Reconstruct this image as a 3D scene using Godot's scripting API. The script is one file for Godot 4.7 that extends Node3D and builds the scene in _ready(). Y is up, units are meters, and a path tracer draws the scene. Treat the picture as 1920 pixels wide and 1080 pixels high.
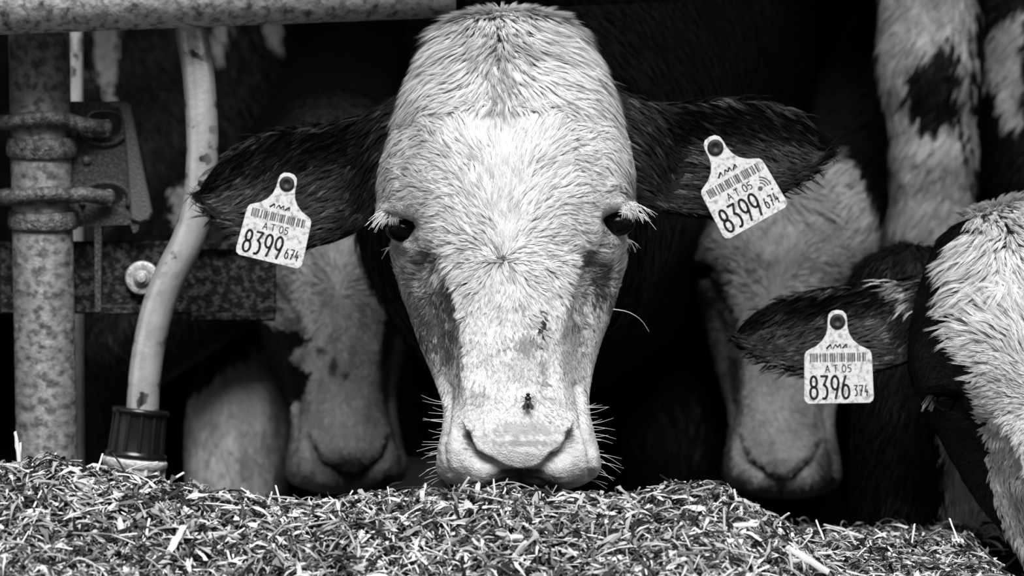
extends Node3D
# Cattle at a feed fence, black and white photograph.
# 1 px of the 1920x1080 photograph is K metres on the plane z = 0, D metres in front of the lens.
const K := 0.00053
const D := 4.0
const CY := 0.56
var R := RandomNumberGenerator.new()
var noise := FastNoiseLite.new()
var fine := FastNoiseLite.new()
var M := {}

# ---------------------------------------------------------------- helpers
func P(px: float, py: float, z := 0.0) -> Vector3:
	var s := K * (D - z) / D
	return Vector3((px - 960.0) * s, CY + (540.0 - py) * s, z)

func S(z: float) -> float:
	return K * (D - z) / D

class MB:
	var v := PackedVector3Array()
	var n := PackedVector3Array()
	var c := PackedColorArray()
	var idx := PackedInt32Array()
	func vert(p: Vector3, col := Color.WHITE) -> int:
		v.append(p); n.append(Vector3.ZERO); c.append(col)
		return v.size() - 1
	func tri(a: int, b: int, d: int) -> void:
		idx.append(a); idx.append(b); idx.append(d)
	func quad(a: int, b: int, d: int, e: int) -> void:
		tri(a, b, d); tri(a, d, e)
	# turn the triangles added since `from` outwards (clockwise fronts)
	func outwards(from := 0) -> void:
		var mid := Vector3.ZERO
		for i in range(from, idx.size()):
			mid += v[idx[i]]
		mid /= maxf(1.0, idx.size() - from)
		var vol := 0.0
		for i in range(from, idx.size(), 3):
			vol += (v[idx[i]] - mid).dot((v[idx[i + 1]] - mid).cross(v[idx[i + 2]] - mid))
		if vol > 0.0:
			for i in range(from, idx.size(), 3):
				var t := idx[i + 1]
				idx[i + 1] = idx[i + 2]
				idx[i + 2] = t
	func smooth(from := 0) -> void:
		for i in range(from, idx.size(), 3):
			var a := idx[i]; var b := idx[i + 1]; var d := idx[i + 2]
			var f := (v[d] - v[a]).cross(v[b] - v[a])
			n[a] += f; n[b] += f; n[d] += f
		for i in n.size():
			n[i] = n[i].normalized() if n[i].length_squared() > 1e-20 else Vector3.UP
	func mesh() -> ArrayMesh:
		var m := ArrayMesh.new()
		var a := []
		a.resize(Mesh.ARRAY_MAX)
		a[Mesh.ARRAY_VERTEX] = v; a[Mesh.ARRAY_NORMAL] = n; a[Mesh.ARRAY_COLOR] = c; a[Mesh.ARRAY_INDEX] = idx
		m.add_surface_from_arrays(Mesh.PRIMITIVE_TRIANGLES, a)
		return m

func put(called: String, mesh: Mesh, mat: Material, parent: Node = self) -> MeshInstance3D:
	var o := MeshInstance3D.new()
	o.name = called
	o.mesh = mesh
	o.material_override = mat
	parent.add_child(o, true)
	return o

func done(called: String, mb: MB, mat: Material, parent: Node = self) -> MeshInstance3D:
	mb.smooth()
	return put(called, mb.mesh(), mat, parent)

func tag(o: Node, label: String, category := "", group := "", kind := "") -> Node:
	o.set_meta("label", label)
	if category: o.set_meta("category", category)
	if group: o.set_meta("group", group)
	if kind: o.set_meta("kind", kind)
	return o

func thing(called: String, at: Vector3, label: String, category: String, group := "") -> Node3D:
	var o := Node3D.new()
	o.name = called
	add_child(o, true)
	o.position = at
	tag(o, label, category, group)
	return o

func mat(albedo: float, rough := 0.8, spec := 0.3, metal := 0.0) -> StandardMaterial3D:
	var m := StandardMaterial3D.new()
	var s := Color(albedo, albedo, albedo).linear_to_srgb()
	m.albedo_color = s
	m.roughness = rough
	m.metallic_specular = spec
	m.metallic = metal
	return m

func vmat(rough := 0.8, spec := 0.25) -> StandardMaterial3D:
	var m := mat(1.0, rough, spec)
	m.vertex_color_use_as_albedo = true
	return m

func ntex(freq: float, ramp: Array, size := 512, octaves := 4, seed_ := 1) -> NoiseTexture2D:
	var t := NoiseTexture2D.new()
	t.width = size; t.height = size; t.seamless = true
	var nz := FastNoiseLite.new()
	nz.seed = seed_; nz.frequency = freq; nz.fractal_octaves = octaves
	t.noise = nz
	var g := Gradient.new()
	g.offsets = PackedFloat32Array(ramp.map(func(a): return a[0]))
	g.colors = PackedColorArray(ramp.map(func(a): return Color(a[1], a[1], a[1])))
	t.color_ramp = g
	return t

func worn(tex: Texture2D, bump: Texture2D, bump_cm: float, scale: float, rough: float, spec: float, metal := 0.0) -> StandardMaterial3D:
	var m := mat(1.0, rough, spec, metal)
	m.albedo_texture = tex
	m.uv1_triplanar = true
	m.uv1_world_triplanar = true
	m.uv1_scale = Vector3.ONE * scale
	if bump:
		m.heightmap_enabled = true
		m.heightmap_texture = bump
		m.heightmap_scale = bump_cm
	return m

func loft(mb: MB, rings: Array, cols: Array, cap0 := true, cap1 := true) -> void:
	var from := mb.idx.size()
	var base := mb.v.size()
	var w: int = rings[0].size()
	for j in rings.size():
		for i in w:
			mb.vert(rings[j][i], cols[j] if cols[j] is Color else cols[j][i])
	for j in rings.size() - 1:
		for i in w:
			var a := base + j * w + i
			var b := base + j * w + (i + 1) % w
			mb.quad(a, b, b + w, a + w)
	for e in [[cap0, 0], [cap1, rings.size() - 1]]:
		if not e[0]: continue
		var mid := Vector3.ZERO
		var o: int = base + e[1] * w
		for i in w: mid += mb.v[o + i]
		var k := mb.vert(mid / w, mb.c[o])
		for i in w:
			if e[1] == 0: mb.tri(o + (i + 1) % w, o + i, k)
			else: mb.tri(o + i, o + (i + 1) % w, k)
	mb.outwards(from)

# tube along points, one radius each
func tube(mb: MB, pts: Array, rad, col := Color.WHITE, sides := 12, flat := 1.0) -> void:
	var rings := []
	var cols := []
	var up := Vector3(0.13, 0.31, 0.94).normalized()
	for j in pts.size():
		var d: Vector3 = (pts[mini(j + 1, pts.size() - 1)] - pts[maxi(j - 1, 0)]).normalized()
		var s := d.cross(up)
		if s.length() < 0.05: s = d.cross(Vector3.RIGHT)
		s = s.normalized()
		up = s.cross(d).normalized()
		var r: float = rad[j] if rad is Array else rad
		var ring := PackedVector3Array()
		for i in sides:
			var a := TAU * i / sides
			ring.append(pts[j] + (s * cos(a) + up * sin(a) * flat) * r)
		rings.append(ring)
		cols.append(col)
	loft(mb, rings, cols)

func bend(ctrl: Array, n: int) -> Array:
	var out := []
	for i in n + 1:
		var t := float(i) / n * (ctrl.size() - 1)
		var k := mini(int(t), ctrl.size() - 2)
		var f := t - k
		var p0: Vector3 = ctrl[maxi(k - 1, 0)]
		var p3: Vector3 = ctrl[mini(k + 2, ctrl.size() - 1)]
		out.append((ctrl[k] as Vector3).cubic_interpolate(ctrl[k + 1], p0, p3, f))
	return out

# lathe round the axis a -> b: profile of (t along the axis in metres, radius)
func lathe(mb: MB, a: Vector3, dir: Vector3, prof: Array, sides := 32) -> void:
	var s := dir.cross(Vector3(0.2, 0.1, 1)).normalized()
	var u := s.cross(dir).normalized()
	var rings := []
	var cols := []
	for q in prof:
		var ring := PackedVector3Array()
		for i in sides:
			var an := TAU * i / sides
			ring.append(a + dir * q[0] + (s * cos(an) + u * sin(an)) * maxf(q[1], 1e-5))
		rings.append(ring); cols.append(Color.WHITE)
	loft(mb, rings, cols, true, true)

# outline in the plane (x, y), extruded along z with a chamfer
func slab(mb: MB, poly: PackedVector2Array, z0: float, z1: float, ch: float, t := Transform3D()) -> void:
	var from := mb.idx.size()
	if Geometry2D.is_polygon_clockwise(poly): poly.reverse()
	var ins := Geometry2D.offset_polygon(poly, -ch, Geometry2D.JOIN_MITER)
	var inner: PackedVector2Array = ins[0] if ins.size() and ins[0].size() == poly.size() else poly
	if inner.size() == poly.size() and inner != poly:
		var best := 0
		for i in inner.size():
			if inner[i].distance_squared_to(poly[0]) < inner[best].distance_squared_to(poly[0]): best = i
		var r := PackedVector2Array()
		for i in inner.size(): r.append(inner[(best + i) % inner.size()])
		inner = r
	var lv := [[inner, z0], [poly, z0 + ch], [poly, z1 - ch], [inner, z1]]
	var k := poly.size()
	for j in 3:
		for i in k:
			var q := [lv[j][0][i], lv[j][0][(i + 1) % k], lv[j + 1][0][(i + 1) % k], lv[j + 1][0][i]]
			var za: float = lv[j][1]
			var zb: float = lv[j + 1][1]
			var a := mb.vert(t * Vector3(q[0].x, q[0].y, za))
			mb.vert(t * Vector3(q[1].x, q[1].y, za)); mb.vert(t * Vector3(q[2].x, q[2].y, zb)); mb.vert(t * Vector3(q[3].x, q[3].y, zb))
			mb.quad(a, a + 1, a + 2, a + 3)
	for e in [[z0, true], [z1, false]]:
		var o := mb.v.size()
		for i in k: mb.vert(t * Vector3(inner[i].x, inner[i].y, e[0]))
		var tr := Geometry2D.triangulate_polygon(inner)
		for i in range(0, tr.size(), 3):
			if (tr.size() > 0):
				var ccw := (inner[tr[i + 1]] - inner[tr[i]]).cross(inner[tr[i + 2]] - inner[tr[i]]) > 0
				if ccw == e[1]: mb.tri(o + tr[i], o + tr[i + 2], o + tr[i + 1])
				else: mb.tri(o + tr[i], o + tr[i + 1], o + tr[i + 2])
	mb.outwards(from)

func boxat(mb: MB, lo: Vector3, hi: Vector3, ch := 0.002, t := Transform3D()) -> void:
	slab(mb, PackedVector2Array([Vector2(lo.x, lo.y), Vector2(hi.x, lo.y), Vector2(hi.x, hi.y), Vector2(lo.x, hi.y)]), lo.z, hi.z, ch, t)

func interp(tab: Array, y: float, k: int) -> float:
	if y <= tab[0][0]: return tab[0][k]
	for i in tab.size() - 1:
		if y <= tab[i + 1][0]:
			var f: float = (y - tab[i][0]) / (tab[i + 1][0] - tab[i][0])
			var p: float = tab[maxi(i - 1, 0)][k]
			var q: float = tab[mini(i + 2, tab.size() - 1)][k]
			return lerpf(lerpf(tab[i][k], tab[i + 1][k], f), cubic_interpolate(tab[i][k], tab[i + 1][k], p, q, f), 0.7)
	return tab[-1][k]

func gauss(x: float) -> float:
	return exp(-x * x)

func seg_dist(p: Vector2, a: Vector2, b: Vector2) -> float:
	return p.distance_to(Geometry2D.get_closest_point_to_segment(p, a, b))

func line_dist(p: Vector2, pts: Array) -> float:
	var d := 1e9
	for i in pts.size() - 1: d = minf(d, seg_dist(p, pts[i], pts[i + 1]))
	return d

func in_poly(p: Vector2, pts: PackedVector2Array) -> bool:
	return Geometry2D.is_point_in_polygon(p, pts)

# ---------------------------------------------------------------- bodies: smooth union of tapered bones, meshed as surface nets
func flesh(mb: MB, bones: Array, h: float, k: float, col: Callable) -> void:
	var lo := Vector3.ONE * 1e9
	var hi := -lo
	for b in bones:
		var r: float = maxf(b[2], b[3]) + k + 2 * h
		lo = lo.min(b[0] - Vector3.ONE * r).min(b[1] - Vector3.ONE * r)
		hi = hi.max(b[0] + Vector3.ONE * r).max(b[1] + Vector3.ONE * r)
	var nx := int((hi.x - lo.x) / h) + 2
	var ny := int((hi.y - lo.y) / h) + 2
	var nz := int((hi.z - lo.z) / h) + 2
	var f := PackedFloat32Array()
	f.resize(nx * ny * nz)
	f.fill(1.0)
	for b in bones:
		var a: Vector3 = b[0]
		var ba: Vector3 = b[1] - a
		var ra: float = b[2]
		var dr: float = b[3] - ra
		var inv := 1.0 / maxf(ba.length_squared(), 1e-9)
		var r := maxf(b[2], b[3]) + k + h
		var l0: Vector3 = (a.min(b[1]) - Vector3.ONE * r - lo) / h
		var l1: Vector3 = (a.max(b[1]) + Vector3.ONE * r - lo) / h
		for z in range(maxi(int(l0.z), 0), mini(int(l1.z) + 1, nz)):
			for y in range(maxi(int(l0.y), 0), mini(int(l1.y) + 1, ny)):
				var o := (z * ny + y) * nx
				for x in range(maxi(int(l0.x), 0), mini(int(l1.x) + 1, nx)):
					var p := lo + Vector3(x, y, z) * h - a
					var t := clampf(p.dot(ba) * inv, 0.0, 1.0)
					var d := (p - ba * t).length() - ra - dr * t
					var e := f[o + x]
					var m := maxf(k - absf(d - e), 0.0) / k
					f[o + x] = minf(d, e) - m * m * k * 0.25
	var ids := {}
	var from := mb.idx.size()
	var off := [0, 1, nx, nx + 1, nx * ny, nx * ny + 1, nx * ny + nx, nx * ny + nx + 1]
	for z in nz - 1:
		for y in ny - 1:
			var o := (z * ny + y) * nx
			for x in nx - 1:
				var i := o + x
				var s0 := f[i] < 0
				if (f[i + 1] < 0) == s0 and (f[i + nx] < 0) == s0 and (f[i + nx + 1] < 0) == s0 and (f[i + off[4]] < 0) == s0 and (f[i + off[5]] < 0) == s0 and (f[i + off[6]] < 0) == s0 and (f[i + off[7]] < 0) == s0:
					continue
				var sum := Vector3.ZERO
				var cnt := 0
				for e in [[0, 1], [2, 3], [4, 5], [6, 7], [0, 2], [1, 3], [4, 6], [5, 7], [0, 4], [1, 5], [2, 6], [3, 7]]:
					var fa := f[i + off[e[0]]]
					var fb := f[i + off[e[1]]]
					if (fa < 0) == (fb < 0): continue
					var pa := Vector3(e[0] & 1, (e[0] >> 1) & 1, e[0] >> 2)
					var pb := Vector3(e[1] & 1, (e[1] >> 1) & 1, e[1] >> 2)
					sum += pa.lerp(pb, fa / (fa - fb))
					cnt += 1
				var q := lo + (Vector3(x, y, z) + sum / cnt) * h
				ids[i] = mb.vert(q, col.call(q))
	for i in ids:
		for ax in 3:
			var st: int = [1, nx, nx * ny][ax]
			if (f[i] < 0) == (f[i + st] < 0): continue
			var u: int = [nx, nx * ny, 1][ax]
			var w: int = [nx * ny, 1, nx][ax]
			if not (ids.has(i - u) and ids.has(i - w) and ids.has(i - u - w)): continue
			if f[i] < 0: mb.quad(ids[i], ids[i - w], ids[i - u - w], ids[i - u])
			else: mb.quad(ids[i], ids[i - u], ids[i - u - w], ids[i - w])
	mb.outwards(from)

# ---------------------------------------------------------------- hair: tapered ribbons in tufts on the triangles of a mesh
# o: dens (tufts per m2), per (hairs in a tuft), w (width), spread (m)
# how(p, n) -> [direction, length, lift, linear grey, density factor]
func grow(src: MB, out: MB, o: Dictionary, how: Callable, from := 0, to := -1) -> void:
	var w0: float = o.w
	var end := src.idx.size() if to < 0 else to
	for i in range(from, end, 3):
		var a := src.v[src.idx[i]]
		var b := src.v[src.idx[i + 1]]
		var c := src.v[src.idx[i + 2]]
		var f := (c - a).cross(b - a)
		var ar := f.length() * 0.5
		if ar < 1e-10: continue
		f = f / (2.0 * ar)
		if f.z < -0.35: continue
		var cnt := int(ar * o.dens + R.randf())
		for q in cnt:
			var u := R.randf()
			var v := R.randf()
			if u + v > 1.0: u = 1.0 - u; v = 1.0 - v
			var p := a + (b - a) * u + (c - a) * v
			var n := (src.n[src.idx[i]] * (1.0 - u - v) + src.n[src.idx[i + 1]] * u + src.n[src.idx[i + 2]] * v).normalized()
			var s: Array = how.call(p, n)
			if s[4] < 1.0 and R.randf() > s[4]: continue
			var d: Vector3 = s[0]
			d = (d - n * d.dot(n))
			if d.length() < 0.02: d = n.cross(Vector3.RIGHT)
			d = d.normalized()
			var side := n.cross(d)
			d = (d + side * R.randf_range(-0.22, 0.22)).normalized()
			side = n.cross(d)
			var len: float = s[1] * R.randf_range(0.7, 1.2)
			var lift: float = s[2]
			var tip := p + d * len + n * (lift * len * R.randf_range(0.6, 1.3))
			var tone: float = s[3] * R.randf_range(0.78, 1.12)
			var per: int = o.per
			for h in per:
				var ang := R.randf() * TAU
				var rr: float = o.spread * sqrt(R.randf())
				var root := p + (d * cos(ang) + side * sin(ang)) * rr
				var e := tip + (root - p) * 0.3 + d * (len * R.randf_range(-0.2, 0.15)) + side * (len * R.randf_range(-0.05, 0.05))
				var mid := root.lerp(e, 0.5) + n * (len * lift * 0.3 + 0.0006)
				var g := clampf(tone * R.randf_range(0.86, 1.12), 0.002, 0.93)
				var col := Color(g, g, g)
				var hw := side * (w0 * R.randf_range(0.35, 0.65))
				var nn := (n + side * R.randf_range(-0.5, 0.5) + d * R.randf_range(-0.15, 0.25)).normalized()
				var k := out.v.size()
				out.v.append(root - hw); out.v.append(root + hw); out.v.append(mid - hw * 0.9); out.v.append(mid + hw * 0.9); out.v.append(e)
				for x in 5:
					out.n.append(nn); out.c.append(col)
				# clockwise seen from outside
				out.tri(k, k + 1, k + 2); out.tri(k + 1, k + 3, k + 2); out.tri(k + 2, k + 3, k + 4)

func strand(mb: MB, pts: Array, r: float, col: Color) -> void:
	var path := bend(pts, 8)
	var rad := []
	for i in path.size(): rad.append(r * (1.0 - 0.75 * i / (path.size() - 1.0)))
	tube(mb, path, rad, col, 5)

# ---------------------------------------------------------------- cow heads: rings down the face, in the pixels of the photographed head
var SIL := [ # y, left, right, front z, z of the outline, back z, boxiness
	[22, 946, 966, -0.075, -0.09, -0.105, 2.0], [27, 905, 1010, -0.055, -0.092, -0.13, 2.1], [36, 862, 1048, -0.037, -0.095, -0.15, 2.2], [58, 828, 1078, -0.016, -0.098, -0.18, 2.3], [100, 803, 1102, 0.008, -0.1, -0.21, 2.4],
	[150, 776, 1130, 0.024, -0.098, -0.235, 2.45], [200, 753, 1152, 0.034, -0.092, -0.25, 2.5], [250, 735, 1170, 0.041, -0.085, -0.26, 2.5], [300, 720, 1181, 0.045, -0.078, -0.27, 2.5],
	[340, 713, 1185, 0.047, -0.072, -0.28, 2.45], [380, 714, 1184, 0.048, -0.07, -0.28, 2.4], [420, 722, 1181, 0.048, -0.075, -0.28, 2.3], [460, 731, 1176, 0.047, -0.083, -0.28, 2.2],
	[520, 745, 1165, 0.047, -0.088, -0.27, 2.1], [600, 768, 1145, 0.048, -0.085, -0.25, 2.1], [650, 785, 1127, 0.05, -0.076, -0.23, 2.1], [700, 808, 1112, 0.053, -0.055, -0.19, 2.15],
	[740, 825, 1104, 0.058, -0.03, -0.16, 2.3], [770, 831, 1105, 0.064, -0.012, -0.14, 2.4], [800, 829, 1112, 0.071, -0.002, -0.13, 2.5], [840, 822, 1120, 0.077, 0.0, -0.12, 2.6],
	[870, 818, 1125, 0.074, -0.002, -0.115, 2.6], [890, 822, 1119, 0.066, -0.006, -0.11, 2.5], [905, 840, 1100, 0.055, -0.014, -0.1, 2.4], [920, 885, 1065, 0.035, -0.025, -0.085, 2.2], [928, 950, 1000, 0.0, -0.03, -0.05, 2.0]]
var NOSTRIL := [Vector2(876, 809), Vector2(882, 826), Vector2(891, 842), Vector2(907, 851), Vector2(924, 859), Vector2(938, 867), Vector2(955, 875), Vector2(976, 878), Vector2(1000, 876), Vector2(1015, 869), Vector2(1021, 863), Vector2(1033, 849), Vector2(1053, 837), Vector2(1063, 823), Vector2(1068, 808)]

func head_relief(p: Vector2) -> float:
	var r := 0.0
	for b in [[738, 392, 34, 13, 0.0055], [1168, 383, 34, 13, 0.0055], [755, 428, 27, 18, -0.014], [1158, 416, 27, 18, -0.014], [762, 464, 30, 12, 0.0025], [1150, 453, 30, 12, 0.0025],
			[905, 890, 26, 16, 0.006], [1045, 886, 30, 18, 0.006], [976, 838, 60, 30, 0.003], [848, 850, 18, 40, 0.004], [1106, 862, 14, 26, 0.006], [1085, 850, 16, 40, 0.003], [870, 300, 70, 120, 0.004], [1030, 290, 70, 120, 0.004]]:
		r += b[4] * gauss((p.x - b[0]) / b[2]) * gauss((p.y - b[1]) / b[3])
	if p.y > 430 and p.y < 620:
		r -= 0.0075 * gauss(line_dist(p, [Vector2(780, 458), Vector2(806, 488), Vector2(842, 522), Vector2(848, 600)]) / 9.0)
		r -= 0.0075 * gauss(line_dist(p, [Vector2(1132, 446), Vector2(1106, 486), Vector2(1086, 520), Vector2(1084, 590)]) / 9.0)
	if p.y > 690:
		r -= 0.004 * gauss(line_dist(p, [Vector2(846, 720), Vector2(842, 770), Vector2(836, 820)]) / 6.0)
		r -= 0.004 * gauss(line_dist(p, [Vector2(1078, 720), Vector2(1088, 770), Vector2(1098, 830), Vector2(1102, 890)]) / 6.0)
		r -= 0.002 * gauss(line_dist(p, [Vector2(836, 830), Vector2(846, 880)]) / 5.0)
		r -= 0.006 * gauss((p.x - 976) / 7.0) * smoothstep(876, 886, p.y)
		var best := 1e9
		var under := 0.0
		var at := 0.0
		for i in NOSTRIL.size() - 1:
			var q := Geometry2D.get_closest_point_to_segment(p, NOSTRIL[i], NOSTRIL[i + 1])
			var dd := q.distance_to(p)
			if dd < best:
				best = dd
				var dir: Vector2 = NOSTRIL[i + 1] - NOSTRIL[i]
				under = dir.cross(p - q)
				at = q.x
		var mid := gauss((at - 976) / 38.0)
		var deep := lerpf(0.024, 0.01, mid)
		r -= deep * gauss(best / (lerpf(13.0, 24.0, mid) if under > 0 else 3.5))
	if p.y > 770:
		# pebbled skin of the nose, creased lip
		var pad := smoothstep(775, 815, p.y)
		r += pad * (0.0007 * absf(fine.get_noise_2d(p.x * 6, p.y * 6)) + 0.0009 * fine.get_noise_2d(p.x * 2.4 + 90, p.y * 3.2))
		r += 0.0016 * gauss((p.x - 976) / 70.0) * smoothstep(872, 882, p.y) * sin(p.y * 0.62 + 0.03 * absf(p.x - 976))
	return r

# head as a mesh in head space: x right, y up, z forward, origin between the eyes' line and whorl
func make_head(mb: MB, t: Transform3D, col: Callable, step := 1.0, squash := 1.0) -> void:
	var ys := []
	var y := 22.0
	while y < 928:
		ys.append(y)
		y += (2.5 if y < 60 else 6.0 if y < 400 else 4.5 if y < 760 else 2.6) * step
	ys.append(928.0)
	var fr := int(116 / step)
	var bk := int(26 / step)
	var rings := []
	var flat := []
	for yy in ys:
		var l := interp(SIL, yy, 1)
		var r := interp(SIL, yy, 2)
		var zf := interp(SIL, yy, 3)
		var zs := interp(SIL, yy, 4)
		var zb := interp(SIL, yy, 5)
		var e := 2.0 / interp(SIL, yy, 6)
		var xc := (l + r) * 0.5
		var w := (r - l) * 0.5
		var rw := smoothstep(430, 540, yy) * (1.0 - smoothstep(700, 790, yy))
		var bw: float = lerpf(136.0, 112.0, smoothstep(480, 640, yy))
		var ring := PackedVector3Array()
		var rf := []
		for i in fr + bk:
			var a := -PI / 2 + PI * i / fr if i < fr else PI / 2 + PI * (i - fr) / bk
			var sx := signf(sin(a)) * pow(absf(sin(a)), e)
			var cz := pow(absf(cos(a)), e)
			var x := xc + w * sx
			var z: float
			if i < fr:
				var pl := 1.0 - smoothstep(0.78, 1.16, absf(x - xc) / bw)
				z = zs + (zf - 0.042 * rw - zs) * cz + 0.042 * rw * pl
			else:
				z = zs + (zb - zs) * cz
			ring.append(Vector3((x - 950) * K, (475 - yy) * K, z))
			rf.append(Vector3(x, yy, 1.0 if i < fr else 0.0))
		rings.append(ring)
		flat.append(rf)
	var w2 := fr + bk
	for j in rings.size():
		var nr: PackedVector3Array = rings[j].duplicate()
		if j > 0 and j < rings.size() - 1:
			for i in w2:
				var du: Vector3 = rings[j][(i + 1) % w2] - rings[j][(i + w2 - 1) % w2]
				var dv: Vector3 = rings[j + 1][i] - rings[j - 1][i]
				var nn := dv.cross(du).normalized()
				if flat[j][i].z > 0.5:
					nr[i] = rings[j][i] + nn * head_relief(Vector2(flat[j][i].x, flat[j][i].y))
		flat[j] = nr
	var out := []
	var cols := []
	for j in flat.size():
		var ring := PackedVector3Array()
		var cc := PackedColorArray()
		for i in w2:
			var p: Vector3 = flat[j][i]
			cc.append(col.call(p))
			if p.y > 0.02: p.y = 0.02 + (p.y - 0.02) * squash
			ring.append(t * p)
		out.append(ring); cols.append(cc)
	loft(mb, out, cols)

func face_flow(x: float, y: float) -> Vector3:
	var dx := x - 942.0
	var d: Vector2
	if y > 490:
		var f := smoothstep(520, 680, y)
		d = Vector2(dx * lerpf(1.0, 0.35, f), lerpf((y - 490) + 12, 120.0, f))
	elif y > 200:
		var u := 490 - y
		d = Vector2(dx * 1.4, -u * exp(-pow(dx / 120.0, 2)) + absf(dx) * 0.22)
		d = d.normalized()
		if y < 240: d = d.lerp(Vector2(signf(dx) * 0.9, 0.4), (240 - y) / 50.0)
	else:
		var ox := x - 935.0
		d = Vector2(ox + signf(ox) * 12.0, 70.0 * gauss(ox / 55.0) + 26.0)
	d += Vector2(noise.get_noise_2d(x * 1.3, y * 1.3), noise.get_noise_2d(x * 1.3 + 700, y * 1.3)) * d.length() * 0.9
	if y < 75: return Vector3(d.x * 0.9, -d.y, d.length() * 1.2 * (1.0 - smoothstep(30, 75, y))).normalized()
	return Vector3(d.x, -d.y, 0).normalized()

# mud, stains, dark hair parting and darker creases on the photographed face: 1 clean .. 0 black
func stain(x: float, y: float) -> float:
	var s := 0.0
	var g := fine.get_noise_2d(x * 2.2, y * 1.6) * 0.5 + 0.5
	var g2 := fine.get_noise_2d(x * 7.0 + 300, y * 5.0) * 0.5 + 0.5
	for b in [[812, 606, 40, 72, 0.8], [846, 556, 13, 56, 0.75], [850, 612, 18, 40, 0.75], [864, 664, 9, 48, 0.6], [838, 660, 22, 30, 0.7], [1011, 604, 9, 30, 0.95], [988, 640, 32, 26, 0.55], [1018, 684, 9, 44, 0.6], [1002, 745, 40, 12, 0.3],
			[1116, 526, 28, 46, 0.85], [1100, 486, 26, 20, 0.75], [1150, 545, 10, 70, 0.55], [1130, 450, 16, 20, 0.5], [802, 486, 30, 16, 0.8], [770, 475, 30, 18, 0.5], [985, 800, 74, 20, 0.38], [930, 92, 74, 34, 0.35], [940, 150, 18, 80, 0.5], [850, 118, 46, 24, 0.25],
			[1174, 356, 14, 46, 0.5], [1088, 590, 9, 70, 0.55], [1092, 680, 8, 60, 0.35], [778, 560, 18, 70, 0.6], [985, 826, 80, 7, 0.45], [880, 822, 11, 20, 0.7], [1066, 815, 9, 18, 0.7], [900, 740, 26, 14, 0.3], [1000, 660, 60, 70, 0.3], [942, 488, 10, 16, 0.6], [940, 230, 50, 30, 0.2], [800, 300, 70, 120, 0.2], [745, 330, 22, 60, 0.3]]:
		var e: float = gauss((x - b[0]) / b[2]) * gauss((y - b[1]) / b[3])
		if e > 0.02: s = maxf(s, b[4] * clampf((e * 1.1 + g * 0.8 + (g2 - 0.5) * 1.7 - 0.72) * 2.4, 0.0, 1.0))
	return 1.0 - s

# ear: top and bottom edges in pixels from base to tip, a cupped shell
func make_ear(mb: MB, top: Array, bot: Array, z0: float, z1: float, cup: float, col: Callable) -> void:
	var rings := []
	var cols := []
	var n := 40
	var a3 := []
	var b3 := []
	for i in top.size():
		var z := lerpf(z0, z1, float(i) / (top.size() - 1))
		a3.append(P(top[i].x, top[i].y, z - 0.01))
		b3.append(P(bot[i].x, bot[i].y, z + 0.012))
	a3 = bend(a3, n)
	b3 = bend(b3, n)
	var m := 16
	for j in n + 1:
		var s := float(j) / n
		var cu := cup * (1.0 - 0.65 * s) * (0.35 + 0.65 * smoothstep(0.0, 0.3, s))
		var th := lerpf(0.05, 0.004, smoothstep(0.0, 0.4, s)) * (1.0 if s < 0.97 else 0.5)
		var ring := PackedVector3Array()
		var cc := PackedColorArray()
		var open := smoothstep(0.06, 0.3, s)
		for i in m + 1:
			var u := float(i) / m
			var p: Vector3 = a3[j].lerp(b3[j], u)
			p.z -= sin(PI * u) * cu * open - sin(PI * u) * 0.03 * (1.0 - open)
			p.z += gauss((u - 0.5) / 0.1) * 0.006 * open * (1.0 - s)
			ring.append(p); cc.append(col.call(p))
		for i in range(m - 1, 0, -1):
			var u := float(i) / m
			var p: Vector3 = a3[j].lerp(b3[j], u)
			p.z -= sin(PI * u) * (cu * open + th) + 0.001
			ring.append(p); cc.append(col.call(p))
		rings.append(ring); cols.append(cc)
	loft(mb, rings, cols)

func grey(g: float) -> Color:
	return Color(g, g, g)

func black_hair(flow: Vector3, len: float, tone := 0.011, lift := 0.18) -> Callable:
	return func(p: Vector3, _n: Vector3):
		var f := flow + Vector3(noise.get_noise_3dv(p * 900.0), noise.get_noise_3dv(p * 900.0 + Vector3(99, 0, 0)), 0) * 0.6
		return [f, len, lift, tone * (1.0 + 0.8 * noise.get_noise_3dv(p * 600.0)), 1.0]

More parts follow.
